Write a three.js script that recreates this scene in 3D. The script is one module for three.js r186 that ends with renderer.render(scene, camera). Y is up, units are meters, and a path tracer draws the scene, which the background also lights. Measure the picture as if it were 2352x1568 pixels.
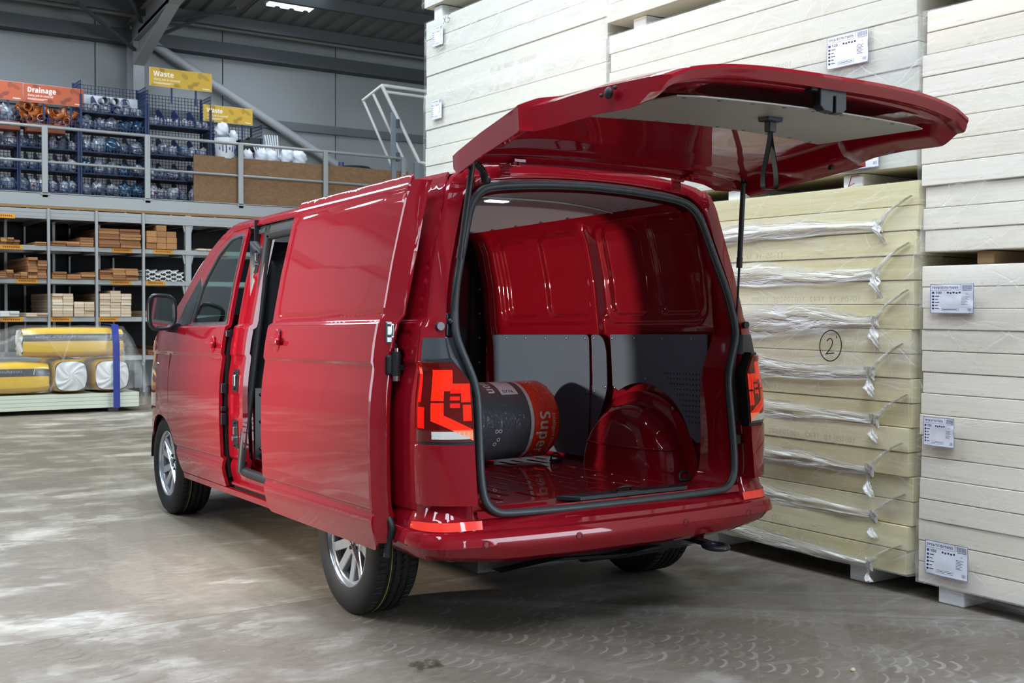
import * as THREE from 'three';
import { RoundedBoxGeometry } from 'three/addons/geometries/RoundedBoxGeometry.js';
import { mergeGeometries, mergeVertices, toCreasedNormals } from 'three/addons/utils/BufferGeometryUtils.js';
import { RectAreaLightUniformsLib } from 'three/addons/lights/RectAreaLightUniformsLib.js';
RectAreaLightUniformsLib.init();

const scene = new THREE.Scene();
const V3 = (x, y, z) => new THREE.Vector3(x, y, z);
const D2R = Math.PI / 180;

// ---------- camera, sky, large lights, exposure ----------
const camera = new THREE.PerspectiveCamera(33.408, 1.5, 0.05, 200);
camera.rotation.order = 'YXZ';
camera.position.set(-3.2113, 1.4158, 4.7581);
camera.rotation.set(-0.02836, -0.59178, 0.00533);
scene.add(camera);
camera.focus = 6.2; camera.userData.fStop = 6.3;
scene.background = new THREE.Color(0.78, 0.89, 1.0);
scene.backgroundIntensity = 11;
const renderer = new THREE.WebGLRenderer({ antialias: true });
renderer.toneMapping = THREE.LinearToneMapping;
renderer.toneMappingExposure = 1.0;
renderer.shadowMap.enabled = true;
const SKYLIGHT = 16, SKYGLOW = 1.6, FLOOD = 37;

// ---------- helpers ----------
let seed = 12345;
const rnd = () => { seed = (seed * 1664525 + 1013904223) >>> 0; return seed / 4294967296; };
const rr = (a, b) => a + (b - a) * rnd();
const lerp = (a, b, t) => a + (b - a) * t;
const clamp = (v, a = 0, b = 1) => Math.min(b, Math.max(a, v));
const sstep = (a, b, v) => { const t = clamp((v - a) / (b - a)); return t * t * (3 - 2 * t); };
const tab = (T, v) => { if (v <= T[0][0]) return T[0][1]; for (let i = 1; i < T.length; i++) if (v <= T[i][0]) return lerp(T[i - 1][1], T[i][1], (v - T[i - 1][0]) / (T[i][0] - T[i - 1][0])); return T[T.length - 1][1]; };
const hash = (x, y) => { let n = (x * 374761393 + y * 668265263) | 0; n = Math.imul(n ^ (n >>> 13), 1274126177); return ((n ^ (n >>> 16)) >>> 0) / 4294967296; };
function noise(x, y) { const i = Math.floor(x), j = Math.floor(y), u = x - i, v = y - j, a = u * u * (3 - 2 * u), b = v * v * (3 - 2 * v); return lerp(lerp(hash(i, j), hash(i + 1, j), a), lerp(hash(i, j + 1), hash(i + 1, j + 1), a), b); }
function fbm(x, y, o = 4) { let s = 0, a = 0.5, n = 0; for (let k = 0; k < o; k++) { s += a * noise(x, y); n += a; a *= 0.5; x = x * 2.03 + 17.1; y = y * 2.03 + 9.7; } return s / n; }
const names = {};
function uniq(n) { const k = names[n] = (names[n] || 0) + 1; return k === 1 ? n : n + '_' + String(k - 1).padStart(3, '0'); }
function setUD(o, label, category, group, kind) { if (label) o.userData.label = label; if (category) o.userData.category = category; if (group) o.userData.group = group; if (kind) o.userData.kind = kind; return o; }
function thing(name, label, category, pos = [0, 0, 0], ry = 0, group) { const g = new THREE.Group(); g.name = uniq(name); g.position.set(...pos); g.rotation.y = ry; scene.add(g); return setUD(g, label, category, group); }
function mk(name, geo, mat, parent) { const m = new THREE.Mesh(geo, mat); m.castShadow = m.receiveShadow = true; m.name = parent ? name : uniq(name); (parent || scene).add(m); return m; }
function solo(name, geo, mat, label, category, group) { return setUD(mk(name, geo, mat), label, category, group); }
function struct(name, geo, mat, parent) { const m = mk(name, geo, mat, parent); if (!parent) m.userData.kind = 'structure'; return m; }
function copyOf(src, label, pos, ry) { const c = src.clone(); c.name = uniq(src.name.replace(/_\d{3}$/, '')); c.userData = { ...src.userData }; if (label) c.userData.label = label; if (pos) c.position.set(...pos); if (ry !== undefined) c.rotation.y = ry; scene.add(c); return c; }
function prep(g) { g = g.index ? g.toNonIndexed() : g; for (const k of Object.keys(g.attributes)) if (!['position', 'normal', 'uv'].includes(k)) g.deleteAttribute(k); if (!g.attributes.normal) g.computeVertexNormals(); if (!g.attributes.uv) g.setAttribute('uv', new THREE.BufferAttribute(new Float32Array(g.attributes.position.count * 2), 2)); return g; }
const merge = (l) => mergeGeometries(l.map(prep));
const at = (g, x, y, z, rx = 0, ry = 0, rz = 0) => { if (rx || ry || rz) g.applyMatrix4(new THREE.Matrix4().makeRotationFromEuler(new THREE.Euler(rx, ry, rz))); return g.translate(x, y, z); };
function uvMetres(g) { g = prep(g); const p = g.attributes.position, n = g.attributes.normal, u = new Float32Array(p.count * 2); for (let i = 0; i < p.count; i++) { const ax = Math.abs(n.getX(i)), ay = Math.abs(n.getY(i)), az = Math.abs(n.getZ(i)); if (ax > ay && ax > az) { u[2 * i] = p.getZ(i); u[2 * i + 1] = p.getY(i); } else if (ay > az) { u[2 * i] = p.getZ(i); u[2 * i + 1] = p.getX(i); } else { u[2 * i] = p.getX(i); u[2 * i + 1] = p.getY(i); } } g.setAttribute('uv', new THREE.BufferAttribute(u, 2)); return g; }
const box = (w, h, d, x = 0, y = 0, z = 0) => uvMetres(new THREE.BoxGeometry(w, h, d).translate(x, y, z));
const rbox = (w, h, d, r, x = 0, y = 0, z = 0, s = 1) => new RoundedBoxGeometry(w, h, d, s, Math.min(r, w / 2.01, h / 2.01, d / 2.01)).translate(x, y, z);
const cyl = (r, h, x = 0, y = 0, z = 0, axis = 'y', seg = 16, r2) => { const g = new THREE.CylinderGeometry(r2 ?? r, r, h, seg); if (axis === 'x') g.rotateZ(-Math.PI / 2); if (axis === 'z') g.rotateX(Math.PI / 2); return g.translate(x, y, z); };
function bar(a, b, r, seg = 8) { const d = b.clone().sub(a), g = new THREE.CylinderGeometry(r, r, d.length(), seg); g.applyQuaternion(new THREE.Quaternion().setFromUnitVectors(V3(0, 1, 0), d.normalize())); return g.translate((a.x + b.x) / 2, (a.y + b.y) / 2, (a.z + b.z) / 2); }
function beam(a, b, w, h) { const d = b.clone().sub(a), L = d.length(), g = new THREE.BoxGeometry(w, h, L); const m = new THREE.Matrix4().lookAt(b, a, V3(0, 1, 0.001)); m.setPosition(a.clone().add(b).multiplyScalar(0.5)); return g.applyMatrix4(m); }
const tube = (pts, r, n = 48, closed = false, rs = 8, tens = 0.5) => new THREE.TubeGeometry(new THREE.CatmullRomCurve3(pts, closed, 'catmullrom', tens), n, r, rs, closed);
const lathe = (pts, seg = 48, axis = 'x') => { const g = new THREE.LatheGeometry(pts.map(p => new THREE.Vector2(p[0], p[1])), seg); if (axis === 'x') g.rotateZ(-Math.PI / 2); if (axis === 'z') g.rotateX(Math.PI / 2); return g; };
function shapeOf(pts, holes = []) { const s = new THREE.Shape(pts.map(p => new THREE.Vector2(p[0], p[1]))); s.holes = holes.map(h => new THREE.Path(h.map(p => new THREE.Vector2(p[0], p[1])))); return s; }
const extr = (pts, depth, bev = 0, holes = []) => new THREE.ExtrudeGeometry(shapeOf(pts, holes), { depth, bevelEnabled: bev > 0, bevelThickness: bev, bevelSize: bev, bevelSegments: 2, curveSegments: 6 });
function rrect(x0, y0, x1, y1, r, n = 5) { const o = [], R = Array.isArray(r) ? r : [r, r, r, r]; [[x1, y1, 0, R[2]], [x0, y1, 1, R[3]], [x0, y0, 2, R[0]], [x1, y0, 3, R[1]]].forEach(([x, y, q, rad]) => { const cx = x + (x === x1 ? -rad : rad), cy = y + (y === y1 ? -rad : rad); for (let i = 0; i <= n; i++) { const a = (q + i / n) * Math.PI / 2; o.push([cx + rad * Math.cos(a), cy + rad * Math.sin(a)]); } }); return o; }
const circ = (cx, cy, r, n = 24, a0 = 0, a1 = Math.PI * 2) => { const o = []; for (let i = 0; i < n; i++) { const a = a0 + (a1 - a0) * i / (Math.abs(a1 - a0) > 6.2 ? n : n - 1); o.push([cx + r * Math.cos(a), cy + r * Math.sin(a)]); } return o; };
// round the corners of a polygon given as [x, y, radius]
function fillet(P, n = 5) { const o = []; P.forEach((p, i) => { const r = p[2] || 0; if (!r) { o.push([p[0], p[1]]); return; } const a = P[(i + P.length - 1) % P.length], b = P[(i + 1) % P.length]; const u = [a[0] - p[0], a[1] - p[1]], v = [b[0] - p[0], b[1] - p[1]], lu = Math.hypot(...u), lv = Math.hypot(...v), t = Math.min(r, lu * 0.49, lv * 0.49); const A = [p[0] + u[0] / lu * t, p[1] + u[1] / lu * t], B = [p[0] + v[0] / lv * t, p[1] + v[1] / lv * t]; for (let k = 0; k <= n; k++) { const s = k / n, q = 1 - s; o.push([q * q * A[0] + 2 * q * s * p[0] + s * s * B[0], q * q * A[1] + 2 * q * s * p[1] + s * s * B[1]]); } }); return o; }
function loft(rows, crease = 0.7, closeU = false) { const m = rows.length, n = rows[0].length, P = [], U = [], I = []; rows.forEach((r, i) => r.forEach((p, j) => { P.push(p.x, p.y, p.z); U.push(j / (n - 1), i / (m - 1)); })); for (let i = 0; i < m - 1; i++) for (let j = 0; j < n - 1 + (closeU ? 1 : 0); j++) { const j2 = (j + 1) % n, a = i * n + j, b = i * n + j2, c = (i + 1) * n + j, d = (i + 1) * n + j2; I.push(a, c, b, b, c, d); } const g = new THREE.BufferGeometry(); g.setAttribute('position', new THREE.Float32BufferAttribute(P, 3)); g.setAttribute('uv', new THREE.Float32BufferAttribute(U, 2)); g.setIndex(I); return crease > 0 ? toCreasedNormals(g, crease) : (g.computeVertexNormals(), g); }
// a sheet with thickness: contour and holes in a plane (u, v), bent through map(u, v) -> Vector3
function skin(contour, holes, map, { max = 0.09, thick = 0.012, edge = 0.004, flip = false, eps = 0.004 } = {}) {
  const fine = (c) => { const o = []; c.forEach((p, i) => { const q = c[(i + 1) % c.length], L = Math.hypot(q[0] - p[0], q[1] - p[1]), k = Math.max(1, Math.ceil(L / max)); for (let j = 0; j < k; j++) o.push([lerp(p[0], q[0], j / k), lerp(p[1], q[1], j / k)]); }); return o; };
  const area = (c) => c.reduce((s, p, i) => { const q = c[(i + 1) % c.length]; return s + p[0] * q[1] - q[0] * p[1]; }, 0);
  let C = fine(contour); if (area(C) < 0) C.reverse(); const H = holes.map(h => { const f = fine(h); if (area(f) > 0) f.reverse(); return f; });
  const all = [...C, ...H.flat()], tri = THREE.ShapeUtils.triangulateShape(C.map(p => new THREE.Vector2(...p)), H.map(h => h.map(p => new THREE.Vector2(...p))));
  const V = all.map(p => [...p]), mids = new Map(); let T = tri.map(t => [...t]);
  const mid = (a, b) => { const k = a < b ? a * 1e7 + b : b * 1e7 + a; if (!mids.has(k)) { V.push([(V[a][0] + V[b][0]) / 2, (V[a][1] + V[b][1]) / 2]); mids.set(k, V.length - 1); } return mids.get(k); };
  const len = (a, b) => Math.hypot(V[a][0] - V[b][0], V[a][1] - V[b][1]);
  const out = []; while (T.length) { const t = T.pop(), l = [len(t[0], t[1]), len(t[1], t[2]), len(t[2], t[0])], k = l.indexOf(Math.max(...l)); if (l[k] <= max * 1.05) { out.push(t); continue; } const a = t[k], b = t[(k + 1) % 3], c = t[(k + 2) % 3], m = mid(a, b); T.push([a, m, c], [m, b, c]); }
  const s = flip ? -1 : 1, N = V.map(([u, v]) => { const a = map(u + eps, v).sub(map(u - eps, v)), b = map(u, v + eps).sub(map(u, v - eps)); return a.cross(b).normalize().multiplyScalar(s); }), P = V.map(([u, v]) => map(u, v));
  const pos = [], nor = [], uv = [], push = (p, n, t) => { pos.push(p.x, p.y, p.z); nor.push(n.x, n.y, n.z); uv.push(t[0], t[1]); };
  const tr = (a, b, c, na, nb, nc, ta, tb, tc) => { if (s > 0) { push(a, na, ta); push(b, nb, tb); push(c, nc, tc); } else { push(a, na, ta); push(c, nc, tc); push(b, nb, tb); } };
  const B = P.map((p, i) => p.clone().addScaledVector(N[i], -thick));
  for (const [a, b, c] of out) { tr(P[a], P[b], P[c], N[a], N[b], N[c], V[a], V[b], V[c]); if (thick > 0) { const na = N[a].clone().negate(), nb = N[b].clone().negate(), nc = N[c].clone().negate(); tr(B[a], B[c], B[b], na, nc, nb, V[a], V[c], V[b]); } }
  if (thick > 0) { const loops = []; let o = 0; for (const L of [C, ...H]) { loops.push(L.map((_, i) => o + i)); o += L.length; }
    for (const L of loops) { const chain = []; L.forEach((a, i) => { const b = L[(i + 1) % L.length]; const rec = (x, y) => { const k = x < y ? x * 1e7 + y : y * 1e7 + x; if (mids.has(k)) { rec(x, mids.get(k)); rec(mids.get(k), y); } else chain.push([x, y]); }; rec(a, b); });
      for (const [a, b] of chain) { const e = P[b].clone().sub(P[a]).cross(N[a]).normalize().multiplyScalar(s); tr(P[a], B[a], P[b], e, e, e, V[a], V[a], V[b]); tr(P[b], B[a], B[b], e, e, e, V[b], V[a], V[b]); } } }
  const g = new THREE.BufferGeometry(); g.setAttribute('position', new THREE.Float32BufferAttribute(pos, 3)); g.setAttribute('normal', new THREE.Float32BufferAttribute(nor, 3)); g.setAttribute('uv', new THREE.Float32BufferAttribute(uv, 2)); return g;
}
// the same, cut along the crease lines so that they stay straight
function bandSkin(contour, holes, map, opt = {}) {
  const clip = (P, c, keepAbove) => { const o = []; P.forEach((p, i) => { const q = P[(i + 1) % P.length], a = keepAbove ? p[1] >= c : p[1] <= c, b = keepAbove ? q[1] >= c : q[1] <= c; if (a) o.push(p); if (a !== b) { const t = (c - p[1]) / (q[1] - p[1]); o.push([lerp(p[0], q[0], t), c]); } }); return o; };
  const cuts = (opt.cuts || CREASES), out = []; let lo = -1e9; for (const c of [...cuts, 1e9]) { let P = contour; if (lo > -1e8) P = clip(P, lo, true); if (c < 1e8) P = clip(P, c, false); P = P.filter((p, i) => { const q = P[(i + 1) % P.length]; return Math.hypot(p[0] - q[0], p[1] - q[1]) > 1e-5; }); if (P.length > 2) { const H = holes.filter(h => h[0][1] > lo && h[0][1] < c); out.push(skin(P, H, map, opt)); } lo = c; } return merge(out);
}
const CREASES = [0.545, 0.562, 0.578, 0.60, 1.165, 1.182, 1.215, 1.325, 1.341, 1.356];
// ---------- textures ----------
function dtex(w, h, fn, srgb = true, rep) { const d = new Uint8Array(w * h * 4); for (let j = 0; j < h; j++) for (let i = 0; i < w; i++) { const c = fn(i, j), k = (j * w + i) * 4; if (typeof c === 'number') { d[k] = d[k + 1] = d[k + 2] = clamp(c) * 255; d[k + 3] = 255; } else { d[k] = clamp(c[0]) * 255; d[k + 1] = clamp(c[1]) * 255; d[k + 2] = clamp(c[2]) * 255; d[k + 3] = c[3] === undefined ? 255 : clamp(c[3]) * 255; } } const t = new THREE.DataTexture(d, w, h); t.magFilter = t.minFilter = THREE.LinearFilter; t.wrapS = t.wrapT = THREE.RepeatWrapping; if (srgb) t.colorSpace = THREE.SRGBColorSpace; if (rep) t.repeat.set(...rep); t.needsUpdate = true; return t; }
function ctex(w, h, draw, srgb = true) { const c = document.createElement('canvas'); c.width = w; c.height = h; const x = c.getContext('2d'); draw(x, w, h); const t = new THREE.CanvasTexture(c); if (srgb) t.colorSpace = THREE.SRGBColorSpace; t.magFilter = THREE.LinearFilter; t.needsUpdate = true; return t; }
// noise that tiles over n cells
function tnoise(x, y, n) { const i = Math.floor(x), j = Math.floor(y), u = x - i, v = y - j, a = u * u * (3 - 2 * u), b = v * v * (3 - 2 * v), w = (k) => ((k % n) + n) % n; return lerp(lerp(hash(w(i), w(j)), hash(w(i + 1), w(j)), a), lerp(hash(w(i), w(j + 1)), hash(w(i + 1), w(j + 1)), a), b); }
const tfbm = (u, v, n, o = 4) => { let s = 0, a = 0.5, q = 0; for (let k = 0; k < o; k++) { s += a * tnoise(u * n, v * n, n); q += a; a *= 0.5; n *= 2; } return s / q; };
const grain = dtex(256, 256, (i, j) => tfbm(i / 256, j / 256, 16, 5), false);
// ---------- materials ----------
const lin = (r, g, b) => new THREE.Color().setRGB(r, g, b);
const std = (c, rough = 0.6, o = {}) => new THREE.MeshStandardMaterial({ color: c instanceof THREE.Color ? c : new THREE.Color(c), roughness: rough, ...o });
const phy = (c, rough = 0.6, o = {}) => new THREE.MeshPhysicalMaterial({ color: c instanceof THREE.Color ? c : new THREE.Color(c), roughness: rough, ...o });
const withMap = (m, t, rep) => { const c = t.clone(); c.repeat.set(...rep); c.needsUpdate = true; return c; };
const flake = dtex(256, 256, (i, j) => 0.42 + 0.16 * hash(i, j), false);
const mPaint = phy(lin(0.235, 0.0025, 0.010), 0.5, { metalness: 0.15, specularIntensity: 0.1, clearcoat: 1, clearcoatRoughness: 0.03 });
const mPaintIn = phy(lin(0.22, 0.004, 0.012), 0.36, { metalness: 0.35, clearcoat: 1, clearcoatRoughness: 0.05 });
const mBlack = std('#101214', 0.55), mRubber = std('#15171a', 0.5), mPlastic = std('#2b2f33', 0.5), mTrim = std('#34393d', 0.45);
const mDarkPlastic = phy('#1b2127', 0.3);
const mLining = std(lin(0.095, 0.13, 0.175), 0.55, { bumpMap: withMap(0, grain, [6, 6]), bumpScale: 0.0006 });
const mHeadliner = std(lin(0.36, 0.37, 0.41), 0.6);
const mLidPanel = std(lin(0.26, 0.25, 0.22), 0.5, { metalness: 0.0 });
const mChrome = std('#c9ced2', 0.18, { metalness: 1 });
const mSteel = std('#8d9499', 0.35, { metalness: 0.9 });
const mAlloy = phy(lin(0.50, 0.52, 0.55), 0.28, { metalness: 0.75, clearcoat: 1, clearcoatRoughness: 0.06 });
const mGlassTint = phy('#cfe6e2', 0.02, { transmission: 1, thickness: 0, ior: 1.45 });
// ---------- floor ----------
function floorTex(w, h, m, far) { // m = metres covered by the width
  const c = document.createElement('canvas'); c.width = w; c.height = h; const x = c.getContext('2d'), im = x.createImageData(w, h), k = m / w;
  for (let j = 0; j < h; j++) for (let i = 0; i < w; i++) { const X = i * k, Z = j * k, a = fbm(X * 0.6 + 3, Z * 0.7 + 7, 5), b = fbm(X * 2.2 + 11, Z * 4.2 + 5, 5), d = fbm(X * 26, Z * 40, 3), e = fbm(X * 1.3 + 40, Z * 1.3, 3);
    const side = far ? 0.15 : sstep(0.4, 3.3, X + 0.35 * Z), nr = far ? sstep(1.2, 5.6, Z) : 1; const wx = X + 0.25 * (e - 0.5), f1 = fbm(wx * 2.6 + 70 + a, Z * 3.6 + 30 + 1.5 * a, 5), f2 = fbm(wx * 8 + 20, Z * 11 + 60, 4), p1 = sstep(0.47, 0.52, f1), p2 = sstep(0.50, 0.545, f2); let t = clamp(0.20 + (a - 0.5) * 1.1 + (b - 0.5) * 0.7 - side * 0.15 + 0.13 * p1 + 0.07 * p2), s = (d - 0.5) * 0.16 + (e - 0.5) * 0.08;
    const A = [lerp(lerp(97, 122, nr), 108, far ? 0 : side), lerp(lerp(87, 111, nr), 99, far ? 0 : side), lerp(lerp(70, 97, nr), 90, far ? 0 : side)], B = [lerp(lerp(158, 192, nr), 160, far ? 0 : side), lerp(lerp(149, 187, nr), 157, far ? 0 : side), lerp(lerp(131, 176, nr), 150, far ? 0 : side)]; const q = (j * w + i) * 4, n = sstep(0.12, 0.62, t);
    for (let z = 0; z < 3; z++) im.data[q + z] = clamp((lerp(A[z], B[z], n) * (1 + s)) / 255) * 255; im.data[q + 3] = 255; }
  x.putImageData(im, 0, 0); const px = 1 / k; x.lineCap = 'round';
  // rows of tread marks left by forklift tyres
  const tread = (x0, z0, x1, z1, wd, col, al, gap, bend) => { const L = Math.hypot(x1 - x0, z1 - z0), n = Math.floor(L / gap), ux = (x1 - x0) / L, uz = (z1 - z0) / L; for (let i = 0; i < n; i++) { if (rnd() < 0.16) continue; const cx = x0 + ux * i * gap + bend * Math.sin(i / n * 3.1) * -uz, cz = z0 + uz * i * gap + bend * Math.sin(i / n * 3.1) * ux; x.globalAlpha = al * rr(0.3, 1); x.strokeStyle = col; x.lineWidth = rr(0.006, 0.020) * px; x.beginPath(); x.moveTo((cx - uz * wd * 0.5) * px, (cz + ux * wd * 0.5) * px); x.quadraticCurveTo((cx + ux * gap * rr(0.3, 0.8)) * px, (cz + uz * gap * rr(0.3, 0.8)) * px, (cx + uz * wd * rr(0.2, 0.5)) * px, (cz - ux * wd * rr(0.2, 0.5)) * px); x.stroke(); } };
  const streak = (x0, z0, x1, z1, wd, col, al) => { x.globalAlpha = al; x.strokeStyle = col; x.lineWidth = wd * px; x.beginPath(); x.moveTo(x0 * px, z0 * px); x.quadraticCurveTo((x0 + x1) / 2 * px + rr(-20, 20), (z0 + z1) / 2 * px + rr(-20, 20), x1 * px, z1 * px); x.stroke(); };
  const H = h * k; const br = '#5f5341', lt = '#c3c2ba', gy = '#6b6a66';
  if (far) { for (let i = 0; i < 9; i++) { const X = rr(0.2, 5.5), s = rr(-1.2, 1.2); for (const o of [0, 0.22]) tread(X + o, rr(0, 2), X + o + s, rr(4, H), 0.15, i % 3 ? br : lt, 0.20, 0.075, rr(-0.3, 0.3)); streak(X, 0, X + s * 1.3, H, 0.22, i % 2 ? br : lt, 0.07); } tread(2.5, H - 0.1, 1.6, H - 3.2, 0.2, gy, 0.35, 0.05, 0.15); tread(1.2, H - 0.1, 2.3, H - 2.6, 0.16, br, 0.4, 0.06, 0.1); }
  else { for (const [a, b, c2, d, col, al] of [[0.2, 0.1, 1.0, 3.0, br, 0.6], [0.7, 0, 1.9, 2.9, br, 0.55], [1.4, 0.2, 2.6, 3.1, br, 0.5], [2.0, 0.4, 4.1, 3.1, lt, 0.42], [2.3, 0.35, 4.4, 3.1, lt, 0.40], [1.8, 0.6, 3.2, 3.1, lt, 0.34], [3.1, 0.4, 5.5, 2.6, gy, 0.25], [0.3, 0.9, 3.1, 0.5, br, 0.26], [2.6, 0.3, 4.9, 2.7, lt, 0.3]]) { tread(a, b, c2, d, 0.13, col, al, 0.062, 0.12); tread(a + 0.17, b, c2 + 0.17, d, 0.10, col, al * 0.8, 0.062, 0.12); }
    for (let i = 0; i < 12; i++) streak(rr(1.7, 4.6), rr(0, 1.2), rr(2.9, 5.6), rr(1.8, 3.1), rr(0.04, 0.26), i % 2 ? '#aeb0ac' : '#7c6f60', 0.10); for (let i = 0; i < 7; i++) { streak(2.5 + rr(-0.1, 0.1), 0.35, 5.0 + rr(-0.3, 0.3), 2.6, rr(0.02, 0.09), '#b7bab6', 0.10); streak(3.2 + rr(-0.1, 0.1), 0.6, 5.5, 2.2 + rr(-0.2, 0.2), rr(0.01, 0.06), '#8ea09f', 0.10); }
    for (let i = 0; i < 26; i++) { x.globalAlpha = rr(0.15, 0.5); x.fillStyle = '#3d3527'; x.beginPath(); x.ellipse((1.92 + rr(-0.06, 0.06)) * px, (1.17 + rr(-0.05, 0.05)) * px, rr(4, 15), rr(2, 8), rr(0, 3), 0, 7); x.fill(); } }
  for (let i = 0; i < 420; i++) { x.globalAlpha = rr(0.04, 0.14); x.fillStyle = rnd() < 0.6 ? br : lt; x.beginPath(); x.ellipse(rr(0, m) * px, rr(0, H) * px, rr(0.04, 0.22) * px, rr(0.008, 0.03) * px, rr(-0.25, 0.25), 0, 7); x.fill(); }
  for (let i = 0; i < 900; i++) { x.globalAlpha = rr(0.2, 0.8); x.fillStyle = rnd() < 0.65 ? '#dcdad2' : '#3a352c'; x.fillRect(rr(0, w), rr(0, h), rr(1, 2.6), rr(1, 2.2)); }
  for (let i = 0; i < 60; i++) streak(rr(0, m), rr(0, H), rr(0, m), rr(0, H), 0.004, lt, 0.10);
  x.globalAlpha = 1; const t = new THREE.CanvasTexture(c); t.colorSpace = THREE.SRGBColorSpace; t.wrapS = t.wrapT = THREE.MirroredRepeatWrapping; t.magFilter = THREE.LinearFilter; t.needsUpdate = true; return t;
}
const floorRough = dtex(512, 512, (i, j) => 0.38 + 0.34 * tfbm(i / 512, j / 512, 6, 6), false);
function slab(name, z0, z1, x0, x1, tex, ox, oz, m, mh) { const g = new THREE.BoxGeometry(x1 - x0, 0.15, z1 - z0, 1, 1, 1).translate((x0 + x1) / 2, -0.075, (z0 + z1) / 2), p = g.attributes.position, u = g.attributes.uv; for (let i = 0; i < p.count; i++) u.setXY(i, (p.getX(i) - ox) / m, 1 - (p.getZ(i) - oz) / mh); const r = floorRough.clone(); r.repeat.set(m / 2.5, mh / 2.5); const b = grain.clone(); b.repeat.set(m / 0.5, mh / 0.5); return struct(name, g, std('#ffffff', 1, { map: tex, roughnessMap: r, bumpMap: b, bumpScale: 0.0012 })); }
slab('floor', -0.328, 12.2, -10.2, 14, floorTex(2048, 1152, 5.6, false), -2.9, -0.328, 5.6, 3.15);
slab('floor', -17, -0.332, -10.2, 14, floorTex(2048, 2048, 6, true), -3, -6.332, 6, 6);
// ---------- building shell ----------
const mClad = std(lin(0.25, 0.26, 0.258), 0.55, { metalness: 0.1 }), mShell = std(lin(0.26, 0.27, 0.27), 0.7), mFrame = std(lin(0.33, 0.335, 0.34), 0.5), mGalv = std(lin(0.27, 0.275, 0.265), 0.45, { metalness: 0.35 }), mDarkSteel = std(lin(0.055, 0.06, 0.065), 0.6), mRoofIn = std(lin(0.16, 0.165, 0.17), 0.6);
const WZ = -16, EY = 6.35, RS = 0.105, roofY = (z) => EY + (z - WZ) * RS;
const wallBack = struct('wall_back', box(24.4, 9.4, 0.2, 1.8, 4.7, WZ - 0.28), mShell);
function cladGeo(w, h) { const prof = [[0, 0]]; const n = Math.round(w / 0.3); for (let i = 0; i < n; i++) { const o = i * w / n, q = w / n; prof.push([o + q * 0.05, 0], [o + q * 0.09, -0.022], [o + q * 0.13, 0.0], [o + q * 0.5, 0], [o + q * 0.53, 0.006], [o + q * 0.56, 0]); } prof.push([w, 0]); return extr([...prof, [w, -0.06], [0, -0.06]], h, 0).rotateX(-Math.PI / 2).rotateY(0); }
{ const gA = cladGeo(2.28, 9.0); for (let i = 0; i < 10; i++) { const m = mk('cladding_panel', gA, mClad, wallBack); m.position.set(-10 + i * 2.3 + 0.41, 0, WZ - 0.06); m.rotation.set(0, 0, 0); } }
struct('wall_right', box(0.2, 10.5, 29, 14, 5.2, -2.4), mShell);
{ const w = [[-17, 0], [12.2, 0], [12.2, 10.5], [-17, 10.5]]; struct('wall_left', extr(w, 0.2, 0).rotateY(-Math.PI / 2).translate(-10, 0, 0), std(lin(0.07, 0.075, 0.08), 0.8)); }
struct('wall_front', extr([[-10, 0], [14, 0], [14, 10.5], [-10, 10.5]], 0.2, 0, [[[2.4, 0.01], [13.4, 0.01], [13.4, 5.2], [2.4, 5.2]]]).translate(0, 0, 12), mShell);
// roof: corrugated sheets on purlins, with translucent strips
const ceiling = struct('ceiling', extr([[WZ - 0.4, roofY(WZ - 0.4) + 0.28], [12.3, roofY(12.3) + 0.28], [12.3, roofY(12.3) + 0.40], [WZ - 0.4, roofY(WZ - 0.4) + 0.40]], 24.4, 0).rotateY(-Math.PI / 2).translate(14.2, 0, 0), mRoofIn);
{ const prof = []; const n = 6, w = 1.98; for (let i = 0; i < n; i++) { const o = i * w / n, q = w / n; prof.push([o, 0], [o + q * 0.55, 0], [o + q * 0.66, 0.045], [o + q * 0.89, 0.045]); } prof.push([w, 0], [w, 0.05], [0, 0.05]); const L = 11.5, g = extr(prof, L, 0).translate(0, 0, -L / 2); for (let i = 0; i < 12; i++) { const m = mk('roof_sheet', g, mRoofIn, ceiling); const zc = WZ + 0.1 + L / 2; m.rotation.x = -Math.atan(RS); m.position.set(-9.8 + i * 2.0, roofY(zc) + 0.2, zc); }
  for (let k = 0; k < 7; k++) { const z = WZ + 0.9 + k * 1.55, m = mk('purlin', box(24, 0.20, 0.055), mDarkSteel, ceiling); m.position.set(1.8, roofY(z) + 0.08, z); const f = mk('purlin_flange', box(24, 0.012, 0.10, 0, 0, 0.02), mDarkSteel, ceiling); f.position.set(1.8, roofY(z) - 0.02, z); } }
mk('sheeting_rail', box(24, 0.16, 0.10, 1.8, 4.92, WZ + 0.03), std(lin(0.11, 0.12, 0.125), 0.6), wallBack);
mk('eaves_beam', merge([box(24, 0.26, 0.12, 1.8, EY - 0.14, WZ + 0.05), box(24, 0.03, 0.34, 1.8, EY - 0.28, WZ + 0.14)]), mDarkSteel, wallBack);
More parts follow.
